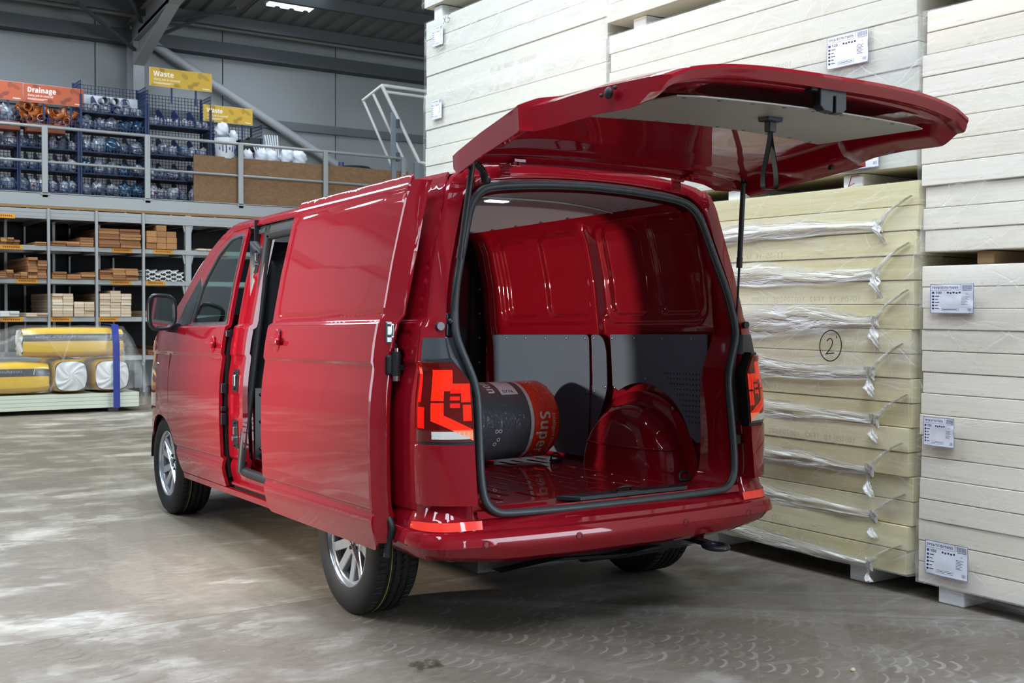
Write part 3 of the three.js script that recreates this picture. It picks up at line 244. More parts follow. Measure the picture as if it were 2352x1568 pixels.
// sliding door, pushed back and out
{ const g = group('sliding_door'), DX = 0.11, DZ = 1.0, fr = [-1.612, 1.385, -0.37, 1.885, 0.06], M = (o = 0) => (z, y) => V3(-(W(y, Math.min(z, -0.4)) + DX + o - groove(z, y, fr, 0.009, 0.007)), y + RK * (z + DZ), z + DZ);
  const ct = fillet([[-1.685, 0.40, 0.05], [-0.412, 0.398, 0.03], [-0.412, 1.972, 0.03], [-1.675, 1.968, 0.05]]); vp('door_skin', bandSkin(ct, [], M(), { max: 0.026, thick: 0.012, cuts: [...CREASES, 1.918, 1.932] }), mPaint, g);
  const wav = (y) => -0.425 - 0.012 * Math.sin(y * 5 + 1.2); const ci = [[-1.655, 0.44], [-0.43, 0.44]]; for (let i = 0; i <= 20; i++) ci.push([wav(0.44 + i * 0.072) , 0.44 + i * 0.072]); ci.push([-1.655, 1.88]); vp('door_inner', skin(ci, [], M(-0.013), { max: 0.08, thick: 0.085 }), mPaint, g);
  { const er = []; for (let i = 0; i <= 40; i++) { const y = lerp(0.43, 1.945, i / 40), w = 0.010 * Math.sin(y * 4.6 + 0.6) + 0.006 * Math.sin(y * 9); const q = (o, dz) => { const p = M(o)(-0.412, y); return V3(p.x, p.y, p.z + dz); }; er.push([q(-0.004, -0.002), q(-0.03, 0.009 + w * 0.3), q(-0.075, 0.024 + w), q(-0.092, 0.022 + w), q(-0.096, -0.02)]); } vp('door_edge', loft(er, 0.6), mPaint, g); }
  const hb = (y, z, o) => M(o)(z, y); const h = group('door_handle', van); // outer handle
  { const hm = merge([at(rbox(0.026, 0.036, 0.135, 0.014, 0, 0, 0, 3), 0, 0, 0)]); const c = M(0.024)(-1.50, 1.262); const m = vp('door_handle', merge([hm.translate(c.x, c.y, c.z), rbox(0.02, 0.04, 0.05, 0.012, c.x + 0.012, c.y, c.z - 0.065, 2)]), mPaint, g); van.remove(h); const rec = new THREE.SphereGeometry(1, 20, 12).scale(0.012, 0.062, 0.040).translate(c.x + 0.02, c.y, c.z - 0.005); vp('handle_recess', rec, mPaint, g); }
  // rear edge fittings
  const e = (y, o = -0.05) => { const p = M(o)(-0.412, y); return p; }; const p1 = e(1.19, -0.075); vp('door_latch', merge([rbox(0.03, 0.09, 0.018, 0.006, p1.x, p1.y + 0.115, p1.z + 0.012), bar(V3(p1.x, p1.y + 0.145, p1.z + 0.01), V3(p1.x, p1.y + 0.145, p1.z + 0.05), 0.006), bar(V3(p1.x, p1.y + 0.10, p1.z + 0.01), V3(p1.x, p1.y + 0.10, p1.z + 0.05), 0.006), bar(V3(p1.x, p1.y + 0.145, p1.z + 0.05), V3(p1.x, p1.y + 0.10, p1.z + 0.05), 0.006)]), mSteel, g);
  for (const dy of [0.17, 0.185, 0.045, 0.06]) { const q = e(1.19 + dy, -0.07 - (dy % 0.02) * 1.4); vp('rubber_plug', cyl(0.011, 0.01, q.x, q.y, q.z + 0.004, 'z', 14), mBlack, g); }
  const q = e(1.17, -0.075); vp('hinge_arm', merge([rbox(0.05, 0.085, 0.07, 0.012, q.x + 0.005, q.y, q.z - 0.005, 2), cyl(0.02, 0.10, q.x + 0.02, q.y + 0.005, q.z + 0.03), beam(V3(q.x + 0.02, q.y - 0.012, q.z + 0.03), V3(q.x + 0.15, q.y - 0.012, q.z + 0.0), 0.03, 0.02), cyl(0.016, 0.035, q.x + 0.13, q.y - 0.01, q.z + 0.0)]), mBlack, g); vp('hinge_pin', merge([cyl(0.010, 0.13, q.x + 0.02, q.y + 0.005, q.z + 0.035), cyl(0.016, 0.022, q.x + 0.02, q.y - 0.055, q.z + 0.032)]), mChrome, g);
  const b = e(0.47, -0.07); vp('lower_guide', merge([tube([V3(b.x, b.y + 0.07, b.z), V3(b.x + 0.005, b.y + 0.02, b.z + 0.03), V3(b.x, b.y - 0.03, b.z + 0.01), V3(b.x - 0.01, b.y - 0.1, b.z + 0.01)], 0.016, 20)]), mBlack, g);
  const f = (y) => M(-0.05)(-1.63, y); vp('door_seal', tube([f(0.45), f(0.9), f(1.3), f(1.6), f(1.87)].map(p => p.add(V3(0.04, 0, 0.0))), 0.012, 30), mRubber, g); }
// side silhouette of the nose
const NOSE = [[-2.03, 1.985], [-2.16, 1.93], [-2.37, 1.83], [-2.57, 1.70], [-2.77, 1.53], [-3.02, 1.375], [-3.42, 1.235], [-3.68, 1.08], [-3.82, 0.90], [-3.86, 0.62], [-3.80, 0.36]];
const AF = [-3.0, 0.345, 0.405], AR = [0, 0.345, 0.425];
const wingC = [[-2.786, 1.345], [-2.786, AF[1] + Math.sqrt(AF[2] ** 2 - 0.214 ** 2)], ...arc(...AF, 1.0, Math.PI - 0.12, 20), [-3.41, 0.34], [-3.80, 0.34], [-3.86, 0.62], [-3.82, 0.90], [-3.68, 1.08], [-3.42, 1.235], [-3.02, 1.375], [-2.83, 1.50]];
vp('front_wing', bandSkin(wingC, [], L3, { max: 0.05 }), mPaint);
vp('front_wing', skin(wingC, [], R3, { max: 0.08, flip: true }), mPaint);
const railC = [[-2.78, 1.53], [-2.57, 1.70], [-2.37, 1.83], [-2.16, 1.93], [-2.03, 1.985], [0.60, 1.985], [0.63, 1.94], [-1.72, 1.935], [-1.98, 1.925], [-2.18, 1.845], [-2.40, 1.705], [-2.62, 1.515], [-2.79, 1.36], [-2.83, 1.50]];
vp('roof_rail', skin(railC, [], L3, { max: 0.05 }), mPaint);
// cab door
const winC = fillet([[-2.44, 1.372, 0.02], [-1.748, 1.372, 0.03], [-1.748, 1.888, 0.05], [-1.97, 1.875, 0.05], [-2.15, 1.79, 0.04], [-2.33, 1.62, 0.04]]);
{ const g = group('cab_door'); const doorC = [[-1.695, 0.40], [-2.575, 0.40], ...arc(...AF, 0.14, 1.0, 14).filter(p => p[1] > 0.42), [-2.78, 0.70], [-2.78, 1.34], [-2.62, 1.508], [-2.40, 1.698], [-2.18, 1.838], [-1.98, 1.918], [-1.72, 1.928], [-1.695, 1.90]];
  vp('door_skin', bandSkin(doorC, [winC], (z, y) => L3(z, y, 0.002), { max: 0.045, thick: 0.02 }), mPaint, g); vp('window_seal', skin(fillet([[-2.46, 1.355, 0.02], [-1.73, 1.355, 0.03], [-1.735, 1.905, 0.06], [-1.98, 1.89, 0.05], [-2.16, 1.80, 0.04], [-2.35, 1.62, 0.04]]), [winC], (z, y) => L3(z, y, 0.005), { max: 0.06, thick: 0.02 }), mTrim, g);
  vp('window_glass', skin(fillet([[-2.45, 1.36, 0.02], [-1.74, 1.36, 0.03], [-1.74, 1.895, 0.05], [-1.98, 1.882, 0.05], [-2.15, 1.80, 0.04], [-2.34, 1.62, 0.04]]), [], (z, y) => L3(z, y, -0.004), { max: 0.1, thick: 0 }), mGlassTint, g);
  const c = L3(-1.86, 1.235, 0.026); vp('door_handle', merge([rbox(0.026, 0.036, 0.135, 0.014, c.x, c.y, c.z, 3), new THREE.SphereGeometry(1, 18, 10).scale(0.014, 0.055, 0.04).translate(c.x + 0.02, c.y, c.z)]), mPaint, g);
  const seam = (pts) => tube(pts.map(([z, y]) => L3(z, y, 0.0015)), 0.0022, 40, false, 5); vp('panel_seam', seam([[-2.782, 1.32], [-2.782, 1.0], [-2.782, 0.72]]), mBlack, g);
  vp('door_inner', skin([[-1.70, 0.45], [-2.5, 0.45], [-2.6, 0.8], [-2.6, 1.33], [-1.70, 1.33]], [], (z, y) => L3(z, y, -0.03), { max: 0.15, thick: 0.06 }), mBlack, g); }
// door mirror
{ const g = group('wing_mirror'), c = V3(-1.05, 1.385, -2.66), hs = []; for (let i = 0; i <= 10; i++) { const t = i / 10, r = []; const sc = Math.sqrt(1 - Math.max(0, t - 0.12) ** 2 * 0.95); for (let k = 0; k <= 28; k++) { const a = k / 28 * 6.2832, ca = Math.cos(a), sa = Math.sin(a); r.push(V3(c.x + Math.sign(ca) * Math.abs(ca) ** 0.55 * 0.088 * sc, c.y + Math.sign(sa) * Math.abs(sa) ** 0.55 * 0.112 * sc * (1 - 0.10 * ca), c.z + 0.03 - t * 0.13)); } hs.push(r); } vp('mirror_housing', loft(hs, 0.9), mPaint, g);
  const rim = []; for (let k = 0; k < 28; k++) { const a = k / 28 * 6.2832, ca = Math.cos(a), sa = Math.sin(a); rim.push(V3(c.x + Math.sign(ca) * Math.abs(ca) ** 0.55 * 0.083, c.y + Math.sign(sa) * Math.abs(sa) ** 0.55 * 0.107 * (1 - 0.10 * ca), c.z + 0.032)); } vp('mirror_rim', merge([tube(rim, 0.014, 56, true, 8), beam(V3(-1.0, 1.285, -2.70), V3(-0.90, 1.275, -2.70), 0.05, 0.06), rbox(0.13, 0.04, 0.10, 0.02, c.x + 0.01, c.y - 0.10, c.z - 0.02, 2)]), mDarkPlastic, g);
  const gl = []; for (let i = 0; i <= 1; i++) gl.push(rim.concat([rim[0]]).map(p => i ? V3(p.x, p.y, c.z + 0.026) : V3(c.x, c.y, c.z + 0.026))); vp('mirror_glass', loft(gl, 0), std('#c2cccd', 0.03, { metalness: 1 }), g);
  const tri = skin([[-2.77, 1.35], [-2.47, 1.365], [-2.36, 1.60], [-2.42, 1.66], [-2.64, 1.49]], [], (z, y) => L3(z, y, 0.006), { max: 0.1, thick: 0.02 }); vp('mirror_base', tri, mDarkPlastic, g); }
vp('side_marker', skin(rrect(-3.06, 1.085, -2.93, 1.125, 0.012), [], (z, y) => L3(z - 0.16, y - 0.02, 0.006), { max: 0.05, thick: 0.01 }), mChrome);
// sill
vp('sill', skin([[-2.58, 0.358], [-0.435, 0.358], [-0.42, 0.392], [-2.58, 0.394]], [], L3, { max: 0.06, thick: 0.02 }), mPaint); vp('sill', skin([[-2.58, 0.325], [-0.43, 0.325], [-0.43, 0.392], [-2.58, 0.394]], [], R3, { max: 0.1, thick: 0.02, flip: true }), mPaint);
vp('sill_tread', box(0.16, 0.05, 1.6, -0.80, 0.385 - 0.02, -1.2), mBlack); vp('sill_step', S(merge([rbox(0.10, 0.02, 1.25, 0.008, -0.865, 0.425, -1.03), rbox(0.03, 0.10, 1.25, 0.008, -0.83, 0.46, -1.03)])), mPaint);
// jamb behind the sliding door, with its opening
const openC = fillet([[-1.455, 0.505, 0.10], [-0.50, 0.505, 0.08], [-0.50, 1.865, 0.10], [-1.455, 1.865, 0.09]]);
{ const JM = (z, y) => L3(z, y, -0.05 - 0.012 * sstep(0.012, -0.012, rdist(z, y, [-1.635, 1.13, -1.50, 1.62, 0.02])) - 0.012 * sstep(0.012, -0.012, rdist(z, y, [-1.635, 0.83, -1.50, 0.95, 0.02]))); vp('door_jamb', merge([bandSkin([[-1.69, 0.40], [-1.43, 0.40], [-1.43, 1.93], [-1.69, 1.93]], [], JM, { max: 0.022, thick: 0.03 }), ...[[[-1.43, 0.40], [-0.3, 0.40], [-0.3, 0.50], [-1.43, 0.50]], [[-1.43, 1.87], [-0.3, 1.87], [-0.3, 1.93], [-1.43, 1.93]], [[-0.5, 0.5], [-0.3, 0.5], [-0.3, 1.87], [-0.5, 1.87]]].map(c => skin(c, [], JM, { max: 0.08, thick: 0.03 }))]), mPaint); }
vp('door_jamb_edge', skin([[-1.70, 0.40], [-1.66, 0.40], [-1.66, 1.89], [-1.70, 1.89]], [], (z, y) => L3(z, y, -0.075), { max: 0.1, thick: 0.01 }), mBlack);
vp('opening_seal', tube(openC.filter((_, i) => i % 2 === 0).map(([z, y]) => L3(z, y, -0.052)), 0.027, 160, true, 12), mRubber);
{ const pl = (z, y, h, w = 0.085) => skin(rrect(z - w / 2, y - h / 2, z + w / 2, y + h / 2, 0.008), [], (a, b) => L3(a, b, -0.046), { max: 0.1, thick: 0.012 }); [[1.725, 0.145], [1.03, 0.13], [0.72, 0.165]].forEach(([y, h], i) => { const g = group('striker_plate'); vp('plate', pl(-1.555, y, h), mDarkPlastic, g); const c = L3(-1.55, y, -0.040); if (i !== 1) vp('striker', merge([rbox(0.02, 0.045, 0.018, 0.004, c.x, c.y + 0.02, c.z), cyl(0.014, 0.022, c.x, c.y - 0.025, c.z - 0.008, 'x')]), i ? mChrome : mSteel, g); else vp('contact_block', merge([rbox(0.016, 0.07, 0.035, 0.008, c.x, c.y, c.z, 2), ...[0, 1, 2, 3, 4].map(k => box(0.02, 0.006, 0.01, c.x - 0.002, c.y - 0.022 + k * 0.011, c.z))]), mSteel, g); for (const s of [-1, 1]) vp('screw', cyl(0.008, 0.008, c.x - 0.004, c.y + s * (h / 2 - 0.018), c.z, 'x', 10), mBlack, g); });
  vp('door_gap_trim', merge([[1.30, 0.04], [0.98, 0.06], [0.80, 0.07], [0.86, 0.03]].map(([y, h]) => { const c = L3(-1.685, y, -0.02); return rbox(0.03, h, 0.02, 0.006, c.x, c.y, c.z); })), mDarkPlastic); vp('upper_track', skin([[-1.66, 1.885], [-0.35, 1.885], [-0.35, 1.928], [-1.66, 1.928]], [], (z, y) => L3(z, y, -0.03), { max: 0.2, thick: 0.02 }), mTrim); }
// rear quarter
const zr = (y) => tab([[0.3, 0.775], [0.9, 0.770], [1.1, 0.755], [1.27, 0.733], [1.43, 0.715], [1.6, 0.690], [1.86, 0.660], [1.98, 0.640], [2.05, 0.600]], y);
{ const c = [[-0.40, 0.40], ...arc(...AR, Math.PI - 0.13, 0.13, 26), [0.43, 0.40], [0.62, 0.42]]; for (let y = 0.44; y < 1.96; y += 0.08) c.push([zr(y) - 0.012, y]); c.push([0.63, 1.94], [-0.40, 1.93]);
  const pan = [-0.22, 1.40, 0.50, 1.86, 0.07], q = (z, y, o) => -0.016 * sstep(0.012, -0.012, rdist(z, y, pan)) - groove(z, y, [-2, 1.185, 0.60, 1.215, 0.012], 0.012, 0.02) - groove(z, y, [-2, 1.3, 0.66, 2.5, 0.02], 0.004, 0.004) - groove(z, y, [-0.30, 1.78, 0.10, 1.88, 0.03], 0.01, 0.008);
  vp('quarter_panel', bandSkin(c, [], (z, y) => L3(z, y, q(z, y)), { max: 0.035 }), mPaint);
  const cr = [...wingC.slice(-1), [-2.57, 1.70], [-2.37, 1.83], [-2.16, 1.93], [-2.03, 1.985], [0.62, 1.985]]; for (let y = 1.92; y > 0.44; y -= 0.08) cr.push([zr(y) - 0.012, y]); cr.push([0.62, 0.42], [0.43, 0.40], ...arc(...AR, 0.13, Math.PI - 0.13, 26), [-0.43, 0.40], [-2.575, 0.40], ...arc(...AF, 0.14, 1.0, 14).filter(p => p[1] > 0.42), [-2.78, 0.70], [-2.79, 1.345]);
  vp('side_panel', bandSkin(cr, [winC], R3, { max: 0.09, flip: true }), mPaint); vp('side_window', skin(winC, [], (z, y) => R3(z, y, -0.01), { max: 0.2, thick: 0, flip: true }), mGlassTint); }
// roof, bonnet, windscreen and nose, one cross-section after another
const roofZ = (z, x) => { const w = W(1.985, z), c = clamp(Math.abs(x) / w); return 1.985 + 0.065 * (1 - c ** 2.8); };
{ const rows = []; for (let i = 0; i <= 24; i++) { const z = lerp(-2.03, 0.60, i / 24), r = []; for (let k = 0; k <= 40; k++) { const x = W(1.985, z) * Math.sin((k / 20 - 1) * Math.PI / 2); r.push(V3(x, roofZ(z, x) + RK * z - 0.03 * sstep(0.45, 0.62, z) * 0.4, z - 0.12 * (i === 0) * Math.cos((k / 20 - 1) * 1.57) * 0)); } rows.push(r); } vp('roof', loft(rows.reverse(), 0.5), mPaint); vp('roof_lining', loft(rows.map(r => r.map(p => V3(p.x * 0.97, p.y - 0.025, p.z))), 0), mBlack);
  const nose = (st, dz) => st.map(([z, y], i) => { const r = []; for (let k = 0; k <= 30; k++) { const c = Math.sin((k / 15 - 1) * Math.PI / 2), w = W(y, z); r.push(V3(w * c, y + RK * z + (0.065 - i * 0.002) * (1 - Math.abs(c) ** 2.5), z - dz * (1 - c * c))); } return r; });
  vp('windscreen', loft(nose(NOSE.slice(0, 6), 0.13).map((r, i) => i ? r : r.map(p => V3(p.x, p.y, -2.03))), 0.6), mGlassTint); vp('bonnet', loft(nose(NOSE.slice(5), 0.13), 0.6), mPaint); }
// cab: dash, wheel, seats
{ vp('dashboard', loft([[0.30, 1.0], [0.62, 1.20], [0.75, 1.26], [0.40, 1.26], [0.1, 1.2]].map(([dz, y], i) => [-0.85, -0.5, 0, 0.5, 0.85].map(x => V3(x, y, -3.05 + dz * 0.9 - i * 0.02))), 0), mBlack); vp('steering_wheel', at(merge([new THREE.TorusGeometry(0.185, 0.017, 10, 40), rbox(0.34, 0.05, 0.03, 0.01), cyl(0.06, 0.05, 0, 0, 0, 'z')]), 0.42, 1.27, -2.42, -0.7), mBlack);
  for (const x of [-0.45, 0.42]) { const g = group('cab_seat'); vp('cushion', rbox(0.5, 0.16, 0.5, 0.06, x, 0.86, -2.05, 3), mPlastic, g); vp('backrest', at(rbox(0.48, 0.62, 0.13, 0.06, 0, 0, 0, 3), x, 1.2, -1.82, -0.18), mPlastic, g); vp('headrest', rbox(0.27, 0.2, 0.10, 0.05, x, 1.60, -1.72, 3), mPlastic, g); } vp('cab_floor', box(1.7, 0.04, 1.3, 0, 0.5, -2.3), mBlack);
  vp('windscreen_trim', tube([V3(-0.70, 1.86, -2.35), V3(-0.78, 1.70, -2.62), V3(-0.83, 1.48, -2.86), V3(-0.84, 1.33, -3.0)], 0.013, 24), std('#c8d6d4', 0.4)); }
// ---------- van: load space ----------
const FY = 0.572, BZ = -1.60; // floor height at the sill, bulkhead
{ const g = group('load_floor'); vp('floor_base', S(box(1.60, 0.02, 2.3, 0, FY - 0.044, -0.45)), mPaint, g); const slots = []; for (let i = 0; i < 15; i++) { const x = -0.66 + i * 0.0943, side = Math.abs(x) > 0.50; for (let k = 0; k < 9; k++) { const l = i % 3 === 2 ? 0.12 : 0.21, z1 = 0.655 - k * 0.262 - (i % 2) * 0.11 - (i % 4 === 1 ? 0.04 : 0), z0 = z1 - l; if (z0 < BZ + 0.08) continue; if (side && z1 > -0.52 && z0 < 0.56) continue; slots.push(rrect(x - 0.0165, z0, x + 0.0165, z1, 0.0160, 5).map(p => [p[0], -p[1]]).reverse()); } } vp('floor_plate', S(new THREE.ExtrudeGeometry(shapeOf([[-0.80, -0.70], [0.80, -0.70], [0.80, 1.62], [-0.80, 1.62]], slots), { depth: 0.022, bevelEnabled: true, bevelThickness: 0.004, bevelSize: 0.004, bevelSegments: 2, curveSegments: 4 }).rotateX(-Math.PI / 2).translate(0, FY - 0.030, 0)), mPaint, g);
  const sill = []; for (let i = 0; i <= 5; i++) { const [z, y] = [[0.70, FY - 0.004], [0.79, FY - 0.004], [0.82, FY - 0.012], [0.85, FY - 0.012], [0.87, FY - 0.004], [0.882, FY - 0.035]][i]; sill.push([-0.72, -0.3, 0, 0.3, 0.72].map(x => V3(x, y, z - 0.02 * x * x))); } vp('rear_sill', S(loft(sill, 0.5)), mPaint, g);
  vp('sill_plate', S(merge([extr([[-0.27, -0.045], [0.44, -0.045], [0.40, 0.03], [-0.20, 0.03]].map(([x, z]) => [x, -z]), 0.012, 0.004).rotateX(-Math.PI / 2).translate(0, FY + 0.0, 0.83)])), mDarkPlastic, g); vp('latch_striker', S(merge([box(0.12, 0.004, 0.05, 0.06, FY + 0.017, 0.835), tube([V3(0.02, FY + 0.01, 0.82), V3(0.03, FY + 0.035, 0.84), V3(0.09, FY + 0.035, 0.84), V3(0.10, FY + 0.01, 0.82)], 0.006, 16)])), mBlack, g);
  for (const [x, z] of [[0.60, 0.62], [0.55, -0.42], [-0.55, 0.60]]) { const t = group('lashing_ring', van); vp('ring', S(new THREE.TorusGeometry(0.034, 0.0055, 8, 24, Math.PI * 1.15).rotateX(-0.35).translate(x, FY + 0.012, z)), mBlack, t); vp('bracket', S(rbox(0.075, 0.012, 0.03, 0.004, x, FY + 0.004, z)), mBlack, t); } }
// pressed inner side wall on the right
const WI = (y) => tab([[0.4, 0.80], [1.0, 0.815], [1.25, 0.805], [1.33, 0.79], [1.60, 0.765], [1.80, 0.725], [1.88, 0.69], [1.93, 0.64], [1.96, 0.60]], y);
{ const big = [[-1.36, 1.345, -0.375, 1.875, 0.09], [-0.285, 1.345, 0.575, 1.885, 0.09]], small = [[-1.30, 1.395, -0.965, 1.855, 0.06], [-0.86, 1.395, -0.44, 1.865, 0.06], [-0.225, 1.395, 0.09, 1.865, 0.06], [0.185, 1.395, 0.52, 1.88, 0.06]];
  const rows = []; const nz = 260, ny = 150; for (let j = 0; j <= ny; j++) { const y = lerp(0.5, 1.955, j / ny), r = []; for (let i = 0; i <= nz; i++) { const z = lerp(BZ, 0.66, i / nz), sl = 0.06 * (y - 1.35); const zz = z + sl * 0.9; let o = 0; for (const b of big) o += 0.022 * sstep(0.012, -0.012, rdist(zz, y, b)); for (const s of small) { const d = rdist(zz, y, s); o += 0.020 * sstep(0.008, -0.008, d); } const rib = Math.abs(zz + 0.33 + 0.13 * sstep(1.35, 0.95, y)) ; o -= 0.028 * sstep(0.045, 0.02, rib) * sstep(1.92, 1.86, y) ; o -= 0.03 * sstep(0.05, 0.025, Math.abs(z + 1.50)) ; if (z > 0.62) o -= 0.04 * sstep(0.62, 0.66, z); r.push(V3(WI(y) + o - 0.01, y + RK * z, z)); } rows.push(r); } vp('inner_side_wall', loft(rows.map(r => r.reverse()), 0), mPaint);
  const holes = []; for (let i = 0; i < 10; i++) for (let j = 0; j < 14; j++) { const z = 0.585 - j * 0.0245, y = 1.082 - i * 0.027; if (j > 13 - i * 0.85 + (i < 1 ? 1 : 0)) continue; if (y < 0.80) continue; holes.push(circ(z, y, 0.0052, 7)); }
  const lin3 = (z, y) => V3(WI(y) - 0.045, y + RK * z, z), o = { max: 0.12, thick: 0.006, flip: true };
  vp('lining_board', skin(fillet([[-1.445, 0.585, 0.01], [-0.405, 0.585, 0.01], [-0.395, 1.283, 0.03], [-1.445, 1.283, 0.01]]), [], lin3, o), mLining);
  vp('lining_board', skin(fillet([[-0.372, 0.70, 0.02], [-0.30, 0.82, 0.03], [-0.235, 0.97, 0.05], [-0.235, 1.20, 0.06], [-0.27, 1.283, 0.06], [-0.37, 1.283, 0.02]]), [], lin3, o), mLining);
  vp('lining_board', skin([[-0.185, 1.0], [-0.13, 0.975], ...arc(0.075, 0.59, 0.435, 2.05, 0.42, 12), [0.52, 0.74], [0.60, 0.74], [0.60, 1.284], [-0.19, 1.284]], holes, lin3, { ...o, max: 0.2 }), mLining);
  const rv = []; const R = (z, y) => { const p = lin3(z, y); rv.push(new THREE.SphereGeometry(0.0095, 10, 6).scale(0.5, 1, 1).translate(p.x - 0.006, p.y, p.z)); }; for (const z of [-1.28, -1.06, -0.84, -0.62, -0.43, -0.345, -0.175, 0.02, 0.25, 0.48]) R(z, 1.262); for (const y of [0.62, 0.95]) { R(-0.425, y); R(-1.43, y + 0.05); } for (const y of [0.95, 0.74]) R(-0.352, y + 0.01); R(-0.25, 0.99); R(-0.165, 0.99); R(0.10, 1.045); R(0.33, 0.90); vp('rivet', merge(rv), mSteel).userData = { label: 'domed rivets of the grey lining boards' }; }
// wheel arch box
for (const s of [1, -1]) { const rows = []; const prof = [[0.80, 0.425], [0.775, 0.430], [0.765, 0.415], [0.757, 0.372], [0.745, 0.367], [0.735, 0.366], [0.72, 0.365], [0.70, 0.361], [0.68, 0.354], [0.662, 0.344], [0.645, 0.330], [0.630, 0.310], [0.618, 0.285], [0.609, 0.25], [0.602, 0.20], [0.599, 0.10], [0.598, 0.0]]; for (let i = 0; i <= 140; i++) { const a = i / 140 * Math.PI, rib = [0.62, 0.38, 0.80].reduce((m, f) => m + 0.007 * Math.exp(-(((a - f * Math.PI) / 0.03) ** 2)), 0); rows.push(prof.map(([x, r], k) => { const rr2 = r + (k > 4 && k < 10 ? rib : 0); return V3(s * (x ), FY - 0.01 + Math.max(0, rr2 * Math.sin(a) * 0.97), 0.06 + rr2 * Math.cos(a) * 1.06); })); } vp('wheel_arch', S(loft(s > 0 ? rows : rows.reverse(), 0.9)), mPaint); { const hh = 0.135, ks = prof.map((p, k) => [k, p]).filter(([k, p]) => k > 5 && p[1] > hh + 0.012), pt = (p, sg) => { const a = Math.asin(hh / (p[1] * 0.97)); return V3(s * (p[0] - 0.002), FY - 0.01 + hh, 0.06 + sg * p[1] * Math.cos(a) * 1.06); }; vp('arch_rib', S(tube([...ks.map(([, p]) => pt(p, 1)), ...ks.map(([, p]) => pt(p, -1)).reverse()], 0.0075, 90)), mPaint); } }
// far side of the load space (left), headliner, bulkhead
vp('inner_side_wall', skin([[BZ, 0.5], [0.66, 0.5], [0.66, 1.95], [BZ, 1.95]], [fillet([[-1.57, 0.52, 0.02], [-0.52, 0.52, 0.08], [-0.52, 1.85, 0.08], [-1.57, 1.85, 0.02]])], (z, y) => V3(-WI(y), y + RK * z, z), { max: 0.1, thick: 0.01, flip: true }), mPaint);
{ const g = group('headliner'); const hl = (z0, z1) => { const rows = []; for (let i = 0; i <= 6; i++) { const z = lerp(z0, z1, i / 6), r = []; for (let k = 0; k <= 16; k++) { const x = lerp(-0.625, 0.60, k / 16); r.push(V3(x, 1.972 - 0.10 * Math.abs(x / 0.62) ** 2.6 * 0.45 + RK * z, z)); } rows.push(r); } return loft(rows, 0); }; vp('roof_board', hl(BZ + 0.02, 0.02), mHeadliner, g); vp('roof_board', hl(0.03, 0.60), mHeadliner, g);
  const st = []; for (let k = 0; k <= 16; k++) { const x = lerp(-0.62, 0.595, k / 16); st.push(V3(x, 1.968 - 0.045 * Math.abs(x / 0.62) ** 2.6, 0.025)); } vp('joint_strip', tube(st, 0.005, 30), std('#c3c8ca', 0.5), g); const rv = []; for (let z = -1.45; z < 0.6; z += 0.27) for (const s of [0.575]) rv.push(new THREE.SphereGeometry(0.011, 10, 6).scale(1, 0.5, 1).translate(s, 1.932 + RK * z, z)); vp('rivet', merge(rv), mSteel, g);
  const l = group('load_light'); const lp = V3(-0.095, 1.963, -0.02); vp('lamp_bezel', rbox(0.15, 0.012, 0.085, 0.006, lp.x, lp.y, lp.z, 2), mHeadliner, l); vp('lamp_diffuser', rbox(0.115, 0.01, 0.06, 0.005, lp.x, lp.y - 0.008, lp.z, 2), std('#ffffff', 0.5, { emissive: new THREE.Color(0.9, 0.97, 1), emissiveIntensity: 3.0 }), l); const ra = new THREE.RectAreaLight(0xeaf4ff, 30, 0.11, 0.055); ra.position.set(lp.x, lp.y - 0.02, lp.z); ra.rotation.x = -Math.PI / 2; van.add(ra); }
{ const g = group('bulkhead'); vp('bulkhead_panel', S(box(1.58, 1.46, 0.012, 0, 1.235, BZ)), mDarkPlastic, g); const hump = (x, w) => { const r = []; for (let i = 0; i <= 12; i++) { const t = i / 12, y = 0.98 + t * 0.86, d = 0.13 * Math.sin(Math.min(1, t * 1.25 + 0.22) * Math.PI / 2) * sstep(1.02, 0.86, t); const q = []; for (let k = 0; k <= 14; k++) { const c = (k / 14 - 0.5) * 2; q.push(V3(x + c * w, y, BZ + 0.006 + d * Math.sqrt(Math.max(0, 1 - Math.abs(c) ** 4)))); } r.push(q); } return S(loft(r, 0)); }; vp('seat_bulge', hump(-0.45, 0.37), mDarkPlastic, g); vp('seat_bulge', hump(0.35, 0.32), mDarkPlastic, g);
  const rv = []; for (let i = 0; i < 9; i++) for (const x of [-0.755, 0.735]) rv.push(new THREE.SphereGeometry(0.011, 10, 6).translate(x, 0.62 + i * 0.16, BZ + 0.01)); vp('bolt', S(merge(rv)), mSteel, g); vp('floor_step', S(rbox(1.5, 0.05, 0.05, 0.01, 0, FY, BZ + 0.03)), mBlack, g); vp('door_side_step', S(rbox(0.2, 0.12, 0.5, 0.03, -0.70, 0.53, -1.25)), mTrim, g); }
